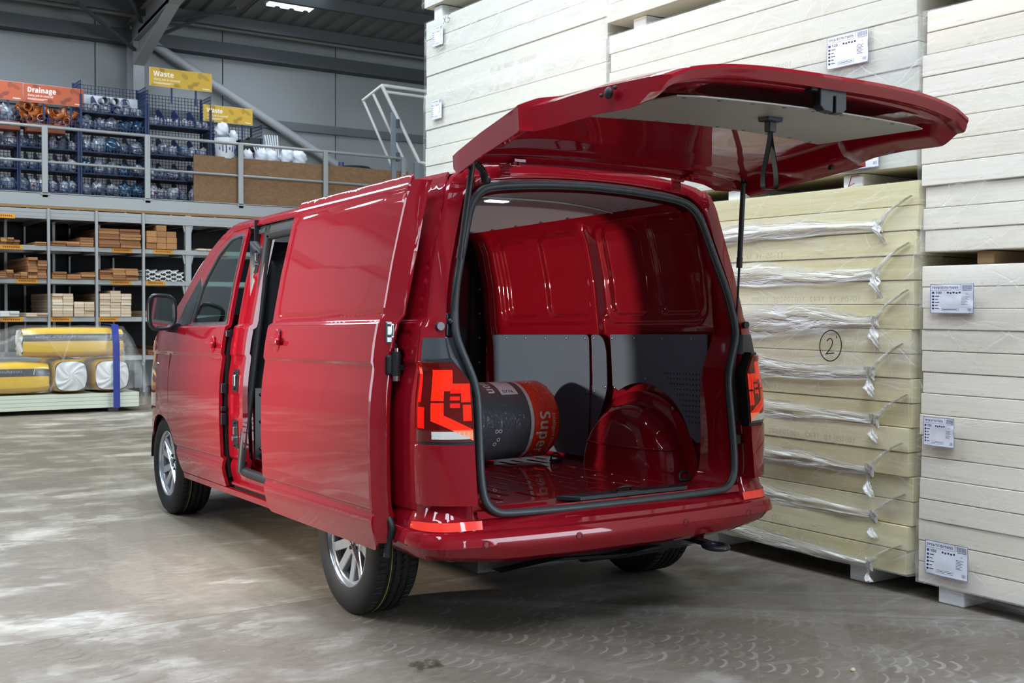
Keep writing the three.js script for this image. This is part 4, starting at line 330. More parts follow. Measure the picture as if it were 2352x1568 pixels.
// ---------- van: rear frame ----------
const zo = (y) => tab([[0.5, 0.885], [0.6, 0.868], [1.0, 0.82], [1.3, 0.775], [1.65, 0.70], [1.9, 0.652], [1.98, 0.628]], y);
const IN = [[0, 0.565], [0.30, 0.566], [0.56, 0.572], [0.635, 0.583], [0.68, 0.622], [0.697, 0.69], [0.70, 0.80], [0.695, 1.0], [0.70, 1.09], [0.72, 1.16], [0.752, 1.24], [0.774, 1.31], [0.772, 1.40], [0.75, 1.52], [0.71, 1.65], [0.672, 1.77], [0.645, 1.85], [0.605, 1.905], [0.545, 1.938], [0.40, 1.958], [0.2, 1.972], [0, 1.977]];
const inX = (y) => { const m = IN.filter(p => p[0] > 0.6).map(p => [p[1], p[0]]); return tab(m, y); };
const FP = [[0, -0.012, 1], [0.02, 0.003, 1], [0.06, 0.011, 1], [0.40, 0.012, 0.55], [0.66, 0.004, 0.2], [0.70, -0.022, 0.15], [0.90, -0.026, 0], [0.955, -0.012, 0], [0.975, 0, 0], [1, -0.03, 0]];
const prof = (f, i) => { for (let k = 1; k < FP.length; k++) if (f <= FP[k][0] + 1e-9) { const t = (f - FP[k - 1][0]) / (FP[k][0] - FP[k - 1][0]); return lerp(FP[k - 1][i], FP[k][i], t); } return FP[FP.length - 1][i]; };
function rear(s, y, f, off = 0) { const xo = W(y, zr(y)), xi = inX(y); if (f < 0) { const z = zr(y) - 0.012 + f * 0.22; return V3(s * (W(y, z) + off), y, z); } const b = prof(f, 2); return V3(s * lerp(xo, xi, f), y, lerp(zo(y), zr(y), b) + prof(f, 1) + off); }
{ // painted frame right round the opening
  const ring = []; const n = 60, fs = FP.map(p => p[0]); const inner = new THREE.CurvePath(); const pts = IN.map(p => new THREE.Vector2(...p)); const sp = new THREE.SplineCurve(pts);
  const outer = (x, y, t) => { if (t < 0.16) { return V3(lerp(0, 0.93, t / 0.16), 0.50, 0.80); } if (y < 0.62 || t < 0.2) return V3(W(0.55, 0.77), 0.55, 0.775); if (t > 0.80) { const u = (t - 0.80) / 0.20, a = u * Math.PI / 2; const w = 0.70 * Math.cos(a); return V3(w, lerp(1.975, roofZ(0.6, w), sstep(0, 0.25, u)) + 0.013, 0.625 - 0.015 * u); } const yo = lerp(0.55, 1.975, (t - 0.2) / 0.6); return V3(W(yo, zr(yo)), yo, zr(yo)); };
  for (const s of [1, -1]) { const rows = []; for (let i = 0; i <= n; i++) { const t = i / n, p = sp.getPoint(t), o = outer(p.x, p.y, t); rows.push(fs.map((f, k) => V3(s * lerp(o.x, p.x, f), lerp(o.y, p.y, f), lerp(zo(p.y), o.z, FP[k][2]) + FP[k][1]))); } vp('rear_frame', loft(s > 0 ? rows : rows.map(r => r.reverse()), 0.5), mPaint);
    const jr = []; for (let i = 0; i <= n; i++) { const p = sp.getPoint(i / n); jr.push([V3(s * (p.x - 0.004), p.y, zo(p.y) - 0.02), V3(s * (p.x - 0.012), p.y + 0.0, zo(p.y) - 0.07), V3(s * Math.min(p.x - 0.02, WI(p.y) - 0.02), p.y - (p.y > 1.9 ? 0.03 : 0) - (p.y < 0.6 ? 0.0 : 0), 0.64 - (p.y > 1.9 ? 0.03 : 0))]); } vp('opening_reveal', loft(s > 0 ? jr : jr.map(r => r.reverse()), 0.5), mPaint); }
  const loop = []; for (let i = 0; i <= 40; i++) { const p = sp.getPoint(i / 40); loop.push(V3(p.x, p.y, zo(p.y) + 0.006)); } for (let i = 39; i > 0; i--) { const p = sp.getPoint(i / 40); loop.push(V3(-p.x, p.y, zo(p.y) + 0.006)); } vp('tailgate_seal', tube(loop, 0.0165, 240, true, 10), mTrim); vp('seal_lip', tube(loop.map(p => V3(p.x * 0.981, p.y * 0.984 + 0.0165, p.z - 0.004)), 0.008, 240, true, 6), mRubber); }
for (const s of [-1, 1]) { // black trims, lamps, corner panels, dampers
  const sheet = (y0, y1, f0, f1, off, ny = 8, nf = 14) => { const r = []; for (let i = 0; i <= ny; i++) { const y = lerp(y0, y1, i / ny), q = []; for (let k = 0; k <= nf; k++) q.push(rear(s, y, lerp(typeof f0 === 'function' ? f0(y) : f0, typeof f1 === 'function' ? f1(y) : f1, k / nf), off)); r.push(q); } return loft(s > 0 ? r : r.map(q => q.reverse()), 0.5); };
  vp('upper_trim', merge([sheet(1.205, 1.298, 0.03, 0.93, 0.007), sheet(0.885, 1.21, 0.74, 0.93, 0.012)]), mTrim);
  const bz = (y, t, o) => { const w = W(y, zr(y) - 0.02), C = [inX(0.95) + 0.056, zo(y) + 0.070], A = [w, zr(y) - 0.015], B = [w - 0.006, zr(y) + 0.090]; if (t < 0) return V3(s * (W(y, A[1] + t * 0.3) + o), y, A[1] + t * 0.3); const q = 1 - t, x = q * q * A[0] + 2 * q * t * B[0] + t * t * C[0], z = q * q * A[1] + 2 * q * t * B[1] + t * t * C[1]; let dx = 2 * q * (B[0] - A[0]) + 2 * t * (C[0] - B[0]), dz = 2 * q * (B[1] - A[1]) + 2 * t * (C[1] - B[1]); const l = Math.hypot(dx, dz); return V3(s * (x + o * dz / l), y, z - o * dx / l); }, bl = (y, f, o) => bz(y, f < 0 ? f : Math.sqrt(f), o);
  const body = (y0, y1, fl, fr, o, chamf) => { const r = []; for (let i = 0; i <= 16; i++) { const y = lerp(y0, y1, i / 16), q = [], fr2 = Math.sqrt(chamf && y > 1.115 ? lerp(fr, fr - 0.34, (y - 1.115) / 0.08) : fr); for (let k = 0; k <= 24; k++) q.push(bz(y, lerp(fl, fr2, k / 24), o)); if (true) { const e = q[24].clone(); q.push(V3(e.x, e.y, e.z - 0.012), V3(e.x + s * 0.006, e.y, e.z - 0.07)); const a = q[0]; q.unshift(V3(a.x - s * 0.03, a.y, a.z - 0.004)); } r.push(q); } const cap = (row, d) => row.map(p => V3(p.x - s * 0.01 * 0, p.y + d, p.z - 0.05)); const R = [cap(r[0], 0.0), r[0].map(p => V3(p.x, p.y - 0.001, p.z - 0.006)), ...r, r[16].map(p => V3(p.x, p.y + 0.003, p.z - 0.008)), cap(r[16], 0.0)]; return loft(s > 0 ? R : R.map(q => q.reverse()), 0.55); };
  const g = group('tail_lamp'); vp('lamp_gasket', body(0.868, 1.211, -0.02, 0.988, -0.005, true), mBlack, g); vp('lamp_housing', body(0.882, 1.197, 0.06, 0.955, -0.002, true), std(lin(0.10, 0.004, 0.004), 0.35), g);
  const mGl = phy(lin(1.0, 0.30, 0.12), 0.3, { emissive: lin(0.8, 0.10, 0.03), emissiveIntensity: 0.35, bumpMap: withMap(0, grain, [3, 3]), bumpScale: 0.002, metalness: 0.1 }), mGl2 = phy(lin(0.9, 0.10, 0.05), 0.3, { emissive: lin(0.6, 0.04, 0.02), emissiveIntensity: 0.3 });
  const piece = (y0, y1, f0, f1, o = 0.002, sk = 0) => { const r = []; for (let i = 0; i <= 4; i++) { const y = lerp(y0, y1, i / 4), q = []; for (let k = 0; k <= 8; k++) { const f = lerp(f0, f1, k / 8); q.push(bl(y + sk * (f - f0), f, o)); } r.push(q); } return loft(s > 0 ? r : r.map(q => q.reverse()), 0.5); };
  vp('light_guide', merge([piece(1.115, 1.17, 0.16, 0.55), piece(1.085, 1.115, 0.16, 0.94), piece(1.045, 1.09, 0.16, 0.38), piece(0.985, 1.038, 0.16, 0.38), piece(0.965, 1.01, 0.16, 0.95, 0.002, -0.10), piece(1.04, 1.085, 0.73, 0.94), piece(0.965, 1.03, 0.76, 0.94)]), mGl, g); vp('light_guide', merge([piece(1.075, 1.092, 0.50, 0.73, 0.002), piece(1.048, 1.064, 0.50, 0.70, 0.002), piece(1.018, 1.036, 0.50, 0.70, 0.002), piece(0.935, 1.02, 0.012, 0.075), piece(1.04, 1.18, 0.012, 0.035)]), mGl2, g);
  vp('reversing_lens', piece(0.892, 0.923, 0.17, 0.95, 0.002), phy('#d9d6d0', 0.15, { clearcoat: 1, bumpMap: withMap(0, grain, [8, 1]), bumpScale: 0.002 }), g); vp('clear_lens', body(0.880, 0.9285, 0.06, 0.96, 0.004, true), phy('#ffffff', 0.02, { transmission: 1, thickness: 0, ior: 1.45 }), g); vp('lamp_lens', body(0.929, 1.199, 0.06, 0.96, 0.004, true), phy(lin(1, 0.26, 0.18), 0.015, { transmission: 1, thickness: 0, ior: 1.5 }), g);
  vp('corner_panel', body(0.625, 0.866, 0.0, 0.97, 0.002, false), mPaint);
  const sb = rear(s, 1.355, 0.82, 0.01); vp('strut_bracket', merge([rbox(0.036, 0.10, 0.02, 0.009, sb.x, sb.y - 0.005, sb.z, 2), new THREE.SphereGeometry(0.014, 12, 8).translate(sb.x, sb.y + 0.01, sb.z + 0.018)]), mDarkPlastic); const bp = rear(s, 1.345, 0.42, 0.012); vp('rubber_buffer', cyl(0.017, 0.02, bp.x, bp.y, bp.z + 0.002, 'z', 20), mDarkPlastic);
  const sc = rear(s, 0.80, 0.86, 0.02); vp('bump_stop', rbox(0.03, 0.05, 0.03, 0.006, sc.x, sc.y, sc.z), mBlack); }
// ---------- van: rear bumper ----------
{ const g = group('rear_bumper'); const BP = [[0.618, -0.052], [0.606, -0.034], [0.552, -0.006], [0.544, 0.000], [0.500, 0.012], [0.496, 0.026], [0.490, 0.036], [0.478, 0.042], [0.460, 0.049], [0.440, 0.050], [0.415, 0.043], [0.375, 0.012], [0.350, -0.035], [0.338, -0.09], [0.338, -0.16]]; const path = []; const hx = 0.955; for (let i = 0; i <= 240; i++) { const t = i / 120 - 1, a = Math.abs(t); let x, z, nx, nz; if (a < 0.70) { x = t / 0.70 * 0.80; z = 0.935 - 0.055 * (x / 0.80) ** 2; const d = -0.055 * 2 * x / 0.64; const l = Math.hypot(1, d); nx = -d / l; nz = 1 / l; } else if (a < 0.86) { const u = (a - 0.70) / 0.16, q = u * Math.PI / 2; x = Math.sign(t) * (0.80 + 0.150 * Math.sin(q)); z = 0.880 - 0.16 * (1 - Math.cos(q)); nx = Math.sign(t) * Math.sin(q); nz = Math.cos(q); } else { const u = (a - 0.86) / 0.14; x = Math.sign(t) * (0.950 - 0.004 * u); z = 0.72 - 0.29 * u; nx = Math.sign(t); nz = 0; } path.push([x, z, nx, nz]); }
  const rows = BP.map(([y, o]) => path.map(([x, z, nx, nz]) => { const mid = y > 0.495 ? sstep(0.755, 0.715, Math.abs(x)) : 0; const lo = y < 0.42 ? 1 : 0; const yy = y - mid * (y > 0.495 ? (y - 0.495) * 0.62 : 0) + lo * 0.03 * sstep(0.55, 0.95, Math.abs(x)); const oo = o * (nz > 0.5 ? 1 : 0.55) ; return V3(x + nx * oo, yy + 0.018, z + nz * oo); })); vp('bumper_skin', loft(rows, 0.42), mPaint, g);
  const P = (u, y, o) => { const i = clamp(u * 4, 0, 239.99), k = Math.floor(i), t = i - k, a = path[k], b = path[k + 1], x = lerp(a[0], b[0], t), z = lerp(a[1], b[1], t), nx = lerp(a[2], b[2], t), nz = lerp(a[3], b[3], t); return V3(x + nx * o, y + 0.018, z + nz * o); };
  for (const s of [0, 1]) { const r = []; for (let i = 0; i <= 3; i++) { const q = []; for (let k = 0; k <= 20; k++) { let u = lerp(4.4, 11.2, k / 20); const nz = path[Math.round((s ? 60 - u : u) * 4)][3]; const y = lerp(0.503, 0.538, i / 3) - (k === 0 ? 0.0 : 0) - (k < 3 ? (3 - k) * 0.0015 * (i < 2 ? -1 : 1) : 0); q.push(P(s ? 60 - u : u, y, lerp(0.011, 0.001, i / 3) * (nz > 0.5 ? 1 : 0.55) + 0.004)); } r.push(q); } vp('reflector', loft(s ? r.map(q => q.reverse()) : r, 0.6), phy(lin(0.85, 0.05, 0.03), 0.08, { emissive: lin(0.5, 0.01, 0.005), emissiveIntensity: 0.25, clearcoat: 1 }), g); }
  for (const x of [-0.72, -0.29, 0.29, 0.70]) { const i = path.findIndex(p => p[0] > x) / 4, p = P(i, 0.448, 0.0515); const t = new THREE.TorusGeometry(0.014, 0.0012, 6, 28).translate(p.x, p.y, p.z - 0.0005); vp('parking_sensor', merge([t]), mBlack, g); vp('sensor_disc', cyl(0.012, 0.004, p.x, p.y, p.z - 0.003, 'z', 24), mPaint, g); } }
// ---------- van: tailgate ----------
{ const g = group('tailgate'), A = 0.112, T = (x, s, n) => V3(x, 2.03 + s * Math.sin(A) + n * Math.cos(A), 0.70 + s * Math.cos(A) - n * Math.sin(A));
  const wT = (s) => tab([[0, 0.70], [0.03, 0.76], [0.08, 0.795], [0.15, 0.81], [0.4, 0.850], [0.70, 0.890], [0.745, 0.90], [0.748, 0.845], [0.80, 0.815], [0.88, 0.795], [1.0, 0.785], [1.2, 0.775], [1.31, 0.765], [1.36, 0.752], [1.385, 0.735]], s);
  const nE = (s) => tab([[0, 0.005], [0.1, 0.012], [0.4, 0.026], [0.70, 0.034], [0.748, 0.036], [0.9, 0.035], [1.05, 0.025], [1.21, 0.004], [1.385, -0.018]], s), nC = (s) => tab([[0, 0.035], [0.3, 0.06], [0.7, 0.065], [1.0, 0.065], [1.385, 0.055]], s);
  const out = (s, c) => nE(s) + nC(s) * (1 - Math.abs(c) ** 4.2) - 0.012 * Math.max(0, Math.abs(c) - 0.9) / 0.1, tip = (s, c) => s + 0.035 * (1 - c * c) * sstep(1.0, 1.385, s);
  const th = (s, c) => { const a = Math.abs(c), rim = Math.max(sstep(0.84, 0.90, a) * sstep(1.36, 1.22, s), sstep(0.19, 0.15, s)), lip = sstep(0.935, 0.965, a) * sstep(0.0, 0.12, s) * sstep(0.80, 0.70, s) * 0.088, lowr = sstep(0.69, 0.75, s - 0.04 * (1 - c * c)); const t = lerp(0.032, lerp(0.040, 0.090, sstep(0.20, 0.48, s)), Math.max(rim, 0)); let v = Math.max(t, lip, lerp(0, 0.050, lowr)); const end = sstep(1.285, 1.30, s); v = lerp(v, 0.040 + 0.0 * sstep(0.5, 0.9, a), end * sstep(1.37, 1.33, s) * sstep(0.98, 0.9, a)); v = lerp(v, 0.012, sstep(1.345, 1.385, s)); v = lerp(v, 0.030, sstep(0.035, 0.0, s)); v = lerp(v, v - 0.014, sstep(0.125, 0.11, s) * sstep(0.06, 0.075, s)); return v; };
  const SS = []; for (let i = 0; i <= 46; i++) SS.push(0.745 * (1 - Math.cos(i / 46 * Math.PI * 0.5 + 0) * 0 ) * i / 46); SS.push(0.748); for (let i = 1; i <= 60; i++) SS.push(0.748 + (1.385 - 0.748) * i / 60); const CC = []; for (let k = 0; k <= 90; k++) { const t = k / 45 - 1; CC.push(Math.sign(t) * (1 - (1 - Math.abs(t)) ** 1.35)); }
  const ro = SS.map(s => CC.map(c => T(wT(s) * c, tip(s, c), out(s, c)))), ri = SS.map(s => CC.map(c => T(wT(s) * c * 0.999, tip(s, c), out(s, c) - th(s, c))));
  const edge = [SS.map((s, i) => ro[i][0]), SS.map((s, i) => ri[i][0])], edge2 = [SS.map((s, i) => ri[i][CC.length - 1]), SS.map((s, i) => ro[i][CC.length - 1])];
  const flipR = (R) => R.map(r => [...r].reverse()); vp('tailgate_skin', merge([loft(ro, 0.5), loft(flipR([ro[0], ri[0]]).map(r => r.reverse()), 0.5), loft([ri[SS.length - 1], ro[SS.length - 1]], 0.5)]), mPaint, g); vp('tailgate_inner', merge([loft(flipR(ri), 0.45), loft(edge, 0.5), loft(edge2, 0.5)]), mPaint, g);
  // grey lining panel
  const pn = (x, s) => T(x, s, lerp(0.036, -0.052, (s - 0.66) / 0.64) - 0.004 + 0.016 * (1 - (x / 0.65) ** 2) * 0.5); const sTop = (x) => 1.285 + 0.03 * (1 - (x / 0.63) ** 2), sBot = (x) => 0.70 + 0.075 * (1 - Math.abs(x / 0.68) ** 1.6); const c = []; for (let i = 0; i <= 16; i++) { const x = lerp(-0.655, 0.655, i / 16); c.push([x, sBot(x)]); } for (let i = 16; i >= 0; i--) { const x = lerp(-0.615, 0.615, i / 16); c.push([x, sTop(x) - (i === 0 || i === 16 ? 0.02 : 0)]); }
  vp('lining_panel', skin(c, [], pn, { max: 0.1, thick: 0.005, flip: true }), mLidPanel, g); const rv = []; for (let i = 0; i < 9; i++) { const x = -0.58 + i * 0.145; for (const s of [sTop(x) - 0.025, sBot(x) + 0.02]) { const p = pn(x, s); rv.push(new THREE.SphereGeometry(0.012, 10, 6).scale(1, 0.4, 1).translate(p.x, p.y - 0.004, p.z)); } } vp('rivet', merge(rv), mSteel, g);
  // latch at the lower edge
  const lt = T(0.02, 1.335, 0.035); vp('latch', merge([extr([[-0.062, -0.05], [-0.062, 0.05], [0.062, 0.05], [0.062, -0.055], [0.045, -0.07], [0.016, -0.07], [0.014, -0.012], [-0.004, -0.012], [-0.006, -0.07], [-0.045, -0.065]], 0.03, 0.004).translate(lt.x, lt.y - 0.03, lt.z), rbox(0.05, 0.04, 0.05, 0.006, lt.x - 0.075, lt.y - 0.015, lt.z), cyl(0.009, 0.06, lt.x - 0.08, lt.y - 0.015, lt.z + 0.01, 'z')]), mBlack, g);
  // pull strap
  const sa = T(-0.015, 1.09, -0.024), g2 = vp('strap_anchor', merge([rbox(0.082, 0.035, 0.055, 0.008, sa.x, sa.y, sa.z, 2), rbox(0.036, 0.04, 0.03, 0.005, sa.x, sa.y - 0.035, sa.z)]), mBlack, g); const lp = []; for (let i = 0; i <= 64; i++) { const t = i / 32 - 1, a = Math.abs(t); lp.push([sa.x + Math.sign(t) * 0.036 * Math.sin(Math.min(1, (1 - a) * 1.7) * Math.PI / 2) ** 1.2 * Math.sqrt(clamp(a * 3.2) * (2 - clamp(a * 3.2))), sa.y - 0.04 - 0.225 * Math.cos(t * Math.PI / 2) ** 0.75, sa.z]); } const st = []; lp.forEach(([x, y, z]) => { st.push([V3(x, y, z - 0.012), V3(x, y, z + 0.012)]); }); vp('pull_strap', merge([loft(st, 0), loft(st.map(r => r.map(p => V3(p.x + (p.x > sa.x ? -0.004 : 0.004), p.y + 0.003, p.z)).reverse()), 0)]), std('#2f3840', 0.5), g);
  for (const s of [-1, 1]) { const h = group('tailgate_hinge'); vp('hinge_leaf', merge([beam(T(s * 0.48, 0.10, 0.000), T(s * 0.48, -0.01, 0.006), 0.055, 0.012), at(rbox(0.05, 0.06, 0.014, 0.003, 0, 0, 0), s * 0.48, 2.015, 0.675, -0.2), cyl(0.010, 0.06, s * 0.48, 2.033, 0.69, 'x')]), mPaint, h); for (const d of [-0.014, 0.014]) { const p = T(s * 0.48 + d, 0.065, -0.008); vp('bolt', cyl(0.010, 0.012, p.x, p.y, p.z, 'y', 8), mPaint, h); }
    const a = T(s * 0.742, 0.15, -0.034), b = rear(s, 1.365, 0.82, 0.03), d = b.clone().sub(a); const q = group('gas_strut'); vp('cylinder', merge([bar(a, a.clone().addScaledVector(d, 0.60), 0.0125, 14), bar(a.clone().addScaledVector(d, 0.53), a.clone().addScaledVector(d, 0.605), 0.0145, 14), new THREE.SphereGeometry(0.016, 12, 8).translate(a.x, a.y, a.z), bar(a, a.clone().add(V3(0, 0.03, -0.003)), 0.010)]), mRubber, q); vp('rod', bar(a.clone().addScaledVector(d, 0.58), b, 0.0058, 10), mBlack, q); }
  const a = T(-0.735, 0.13, -0.02); const cp = [a, V3(-0.665, 1.985, 0.80), V3(-0.62, 1.955, 0.745), V3(-0.575, 1.962, 0.69)]; const cv = new THREE.CatmullRomCurve3(cp), rg = []; for (let i = 0; i < 24; i++) { const t = i / 23, p = cv.getPoint(t), tn = cv.getTangent(t); const r = new THREE.TorusGeometry(0.0125, 0.0035, 6, 14); r.applyQuaternion(new THREE.Quaternion().setFromUnitVectors(V3(0, 0, 1), tn)); rg.push(r.translate(p.x, p.y, p.z)); } vp('cable_conduit', merge([tube(cp, 0.012, 30), ...rg]), mRubber, g);
  { const p = T(-0.795, 1.14, -0.03); vp('damper', merge([new THREE.SphereGeometry(0.02, 12, 8).scale(0.6, 1, 1).translate(p.x - 0.004, p.y, p.z), new THREE.SphereGeometry(0.007, 8, 6).translate(p.x - 0.004, p.y + 0.012, p.z + 0.035), new THREE.SphereGeometry(0.007, 8, 6).translate(p.x - 0.004, p.y - 0.002, p.z - 0.04)]), mBlack, g); const e = T(0.82, 0.62, -0.05); vp('rubber_stop', rbox(0.02, 0.022, 0.02, 0.005, e.x, e.y, e.z), mBlack, g); } }
// ---------- van: wheels and underside ----------
{ const R = 0.345; const tyreProf = [[0.222, -0.105], [0.232, -0.112], [0.262, -0.122], [0.300, -0.119], [0.326, -0.108], [0.338, -0.094]]; const tr = []; const gv = [-0.052, -0.018, 0.018, 0.052]; let x = -0.088; tr.push([0.3435, -0.088]); for (const c of gv) { tr.push([R, c - 0.0062], [R - 0.008, c - 0.005], [R - 0.008, c + 0.005], [R, c + 0.0062]); } tr.push([0.3435, 0.088]); const tp = [...tyreProf, ...tr, ...tyreProf.map(([r, o]) => [r, -o]).reverse()];
  const treadB = ctex(1024, 128, (x, w, h) => { x.fillStyle = '#fff'; x.fillRect(0, 0, w, h); x.strokeStyle = '#000'; x.lineWidth = 4; for (let i = 0; i < 66; i++) { const a = i * w / 66; x.beginPath(); x.moveTo(a, 0); x.lineTo(a + 3, h * 0.12); x.moveTo(a, h); x.lineTo(a - 3, h * 0.88); x.stroke(); x.lineWidth = 2.5; x.beginPath(); x.moveTo(a, h * 0.30); x.quadraticCurveTo(a + 8, h * 0.36, a + 10, h * 0.44); x.moveTo(a + 4, h * 0.55); x.quadraticCurveTo(a + 10, h * 0.62, a + 14, h * 0.68); x.stroke(); x.lineWidth = 4; } }, false); treadB.wrapS = THREE.RepeatWrapping;
  const mTyre = std('#090a0c', 0.68), mTread = std('#0c0d0f', 0.65, { bumpMap: treadB, bumpScale: 0.006 }), mDark = std('#0c0d0f', 0.6);
  const sideG = merge([lathe(tyreProf, 72), lathe(tyreProf.map(([r, o]) => [r, -o]).reverse(), 72)]), treadG = lathe([[0.338, -0.094], ...tr, [0.338, 0.094]], 132);
  const logo = ctex(128, 128, (x) => { x.fillStyle = '#565b60'; x.fillRect(0, 0, 128, 128); x.strokeStyle = '#e6eaec'; x.lineWidth = 7; x.beginPath(); x.arc(64, 64, 52, 0, 7); x.stroke(); x.beginPath(); x.moveTo(42, 20); x.lineTo(63, 60); x.lineTo(86, 20); x.moveTo(20, 42); x.lineTo(44, 104); x.lineTo(64, 68); x.lineTo(84, 104); x.lineTo(108, 42); x.stroke(); });
  // alloy wheel face: five pairs of spokes
  const holes = []; for (let i = 0; i < 5; i++) { const a0 = i * 72 * D2R + 0.1, H = (d0, d1, r0, r1, k0, k1) => { const o = []; for (let k = 0; k <= 6; k++) { const a = a0 + lerp(d0, d1, k / 6); o.push([r1 * Math.cos(a), r1 * Math.sin(a)]); } o.push([r0 * Math.cos(a0 + k1), r0 * Math.sin(a0 + k1)]); o.push([r0 * Math.cos(a0 + k0), r0 * Math.sin(a0 + k0)]); return o; }; holes.push(H(-0.25, 0.25, 0.078, 0.200, -0.15, 0.15)); holes.push(H(0.25 + 0.175, 0.25 + 0.58, 0.088, 0.200, 0.585, 0.672)); }
  const face = extr(circ(0, 0, 0.213, 72), 0.022, 0.006, holes); { const p = face.attributes.position; for (let i = 0; i < p.count; i++) { const r = Math.hypot(p.getX(i), p.getY(i)), a = Math.atan2(p.getY(i), p.getX(i)), u = (((a - 0.1) / (72 * D2R)) % 1 + 1) % 1, sp = Math.abs(((u + 0.0) % 1) - 0.5); p.setZ(i, p.getZ(i) * (1 + 0.5 * (r > 0.07 && r < 0.2 ? Math.exp(-(((sp - 0.235) / 0.03) ** 2)) : 0)) - 0.026 * (1 - (r / 0.213) ** 2)); } face.computeVertexNormals(); } face.rotateY(-Math.PI / 2);
  const rimG = lathe([[0.218, -0.108], [0.224, -0.105], [0.226, -0.100], [0.219, -0.094], [0.213, -0.086], [0.200, -0.06], [0.195, 0.06], [0.222, 0.10]], 72);
  const wheel = (x, z, s, ry) => { const g = group('wheel'); g.position.set(x, R, z); g.rotation.set(s < 0 ? 0.7 : 0.2, 0, 0); if (s > 0) g.scale.x = 1; const k = -s; vp('tyre', sideG, mTyre, g); vp('tread', treadG, mTread, g); const f = group('alloy_rim', g); if (s > 0) f.rotation.y = Math.PI; vp('rim', rimG, mAlloy, f); const fm = vp('spokes', face, mAlloy, f); fm.position.x = -0.062; vp('brake_disc', merge([cyl(0.15, 0.02, 0.02, 0, 0, 'x', 40), cyl(0.205, 0.05, 0.06, 0, 0, 'x', 40)]), mDark, f); const cap = new THREE.CylinderGeometry(0.030, 0.032, 0.012, 32).rotateZ(Math.PI / 2); vp('centre_cap', cap, [mChrome, std('#fff', 0.3, { map: logo, metalness: 0.5 }), mChrome], f).position.x = -0.075; for (let i = 0; i < 5; i++) { const a = i * 1.2566 + 0.4; vp('wheel_bolt', cyl(0.009, 0.02, -0.066, 0.052 * Math.cos(a), 0.052 * Math.sin(a), 'x', 8), mDark, f); }
    if (s < 0) { const yl = vp('chalk_line', lathe([[0.3455, -0.0385], [0.3458, -0.037], [0.3455, -0.0355]], 90), std('#a3a032', 0.8), g); } return g; };
  wheel(-0.812, 0, -1); wheel(-0.812, -3.0, -1); wheel(0.812, 0, 1); wheel(0.812, -3.0, 1);
  vp('underbody', merge([box(1.5, 0.12, 4.3, 0, 0.42, -1.5), box(1.24, 0.22, 1.2, 0, 0.40, 0.1), box(1.3, 0.06, 0.3, 0, 0.42, 0.62)]), mBlack); [-1, 1].forEach(s => { vp('front_wheel_liner', (() => { const r = []; for (let i = 0; i <= 20; i++) { const a = i / 20 * Math.PI; r.push([V3(s * 0.915, AF[1] + 0.43 * Math.sin(a), AF[0] + 0.43 * Math.cos(a)), V3(s * 0.55, AF[1] + 0.43 * Math.sin(a), AF[0] + 0.43 * Math.cos(a))]); } return loft(r, 0); })(), mBlack); });
  vp('rear_axle', merge([cyl(0.045, 1.4, 0, 0.33, 0, 'x'), box(0.12, 0.08, 0.5, 0.55, 0.32, -0.1), box(0.12, 0.08, 0.5, -0.55, 0.32, -0.1)]), mBlack); vp('exhaust', merge([tube([V3(0.35, 0.33, -0.6), V3(0.38, 0.30, 0.1), V3(0.36, 0.30, 0.55)], 0.03, 30), at(lathe([[0.0, -0.25], [0.08, -0.24], [0.085, 0], [0.08, 0.24], [0, 0.25]], 24), 0.22, 0.335, 0.62)]), mBlack); vp('undertray', loft([[0.335, 0.885], [0.30, 0.78], [0.30, 0.5], [0.36, 0.4]].map(([y, z]) => [-0.55, -0.3, 0.05, 0.25, 0.42].map((x, i) => V3(x, y + 0.02 * (i % 2), z))), 0.6), std('#1d2023', 0.6));
  vp('towing_eye', merge([new THREE.TorusGeometry(0.045, 0.014, 8, 24).rotateX(Math.PI / 2).scale(1, 1, 1.3).translate(0.52, 0.325, 0.93), beam(V3(0.52, 0.33, 0.89), V3(0.50, 0.345, 0.5), 0.05, 0.02)]), mDarkPlastic); vp('rear_valance', box(1.5, 0.09, 0.04, 0, 0.44, 0.80), mBlack); }
// ---------- mezzanine and timber rack at the back ----------
const BZ0 = -13.5, DY = 3.085;
{ const m = struct('mezzanine_floor', box(13, 0.04, 2.2, 4.5, DY - 0.16, BZ0 - 1.1), std('#9c7a4d', 0.8)); mk('edge_beam', merge([box(13, 0.19, 0.03, 4.5, DY - 0.05, BZ0 + 0.015), box(13, 0.02, 0.06, 4.5, DY + 0.045, BZ0)]), mGalv, m); mk('board_edge', box(13, 0.035, 0.05, 4.5, DY - 0.165, BZ0 + 0.005), std('#8b6a40', 0.8), m); for (let i = 0; i < 16; i++) mk('joist', box(0.05, 0.16, 2.1, -1.4 + i * 0.72, DY - 0.26, BZ0 - 1.1), mDarkSteel, m); for (let i = 0; i < 16; i++) mk('cleat', box(0.035, 0.11, 0.02, -1.15 + i * 0.72, DY - 0.24, BZ0 + 0.0), mGalv, m); }
{ const g = thing('guard_rail', 'galvanised steel guard rail along the mezzanine edge', 'railing', [0, DY, BZ0]); const px = [-1.0, 0.54, 2.076, 3.61, 5.14, 6.67]; for (const x of px) mk('rail_post', merge([rbox(0.085, 1.08, 0.04, 0.005, x, 0.52, 0.01), box(0.14, 0.02, 0.08, x, 0.03, 0.01)]), mGalv, g); for (const [y, r] of [[1.045, 0.026], [0.52, 0.021]]) mk('rail_tube', cyl(r, 7.7, 2.84, y, -0.015, 'x', 12), mGalv, g); mk('rail_plate', box(0.05, 0.12, 0.1, 6.72, 0.95, -0.03), mGalv, g); }
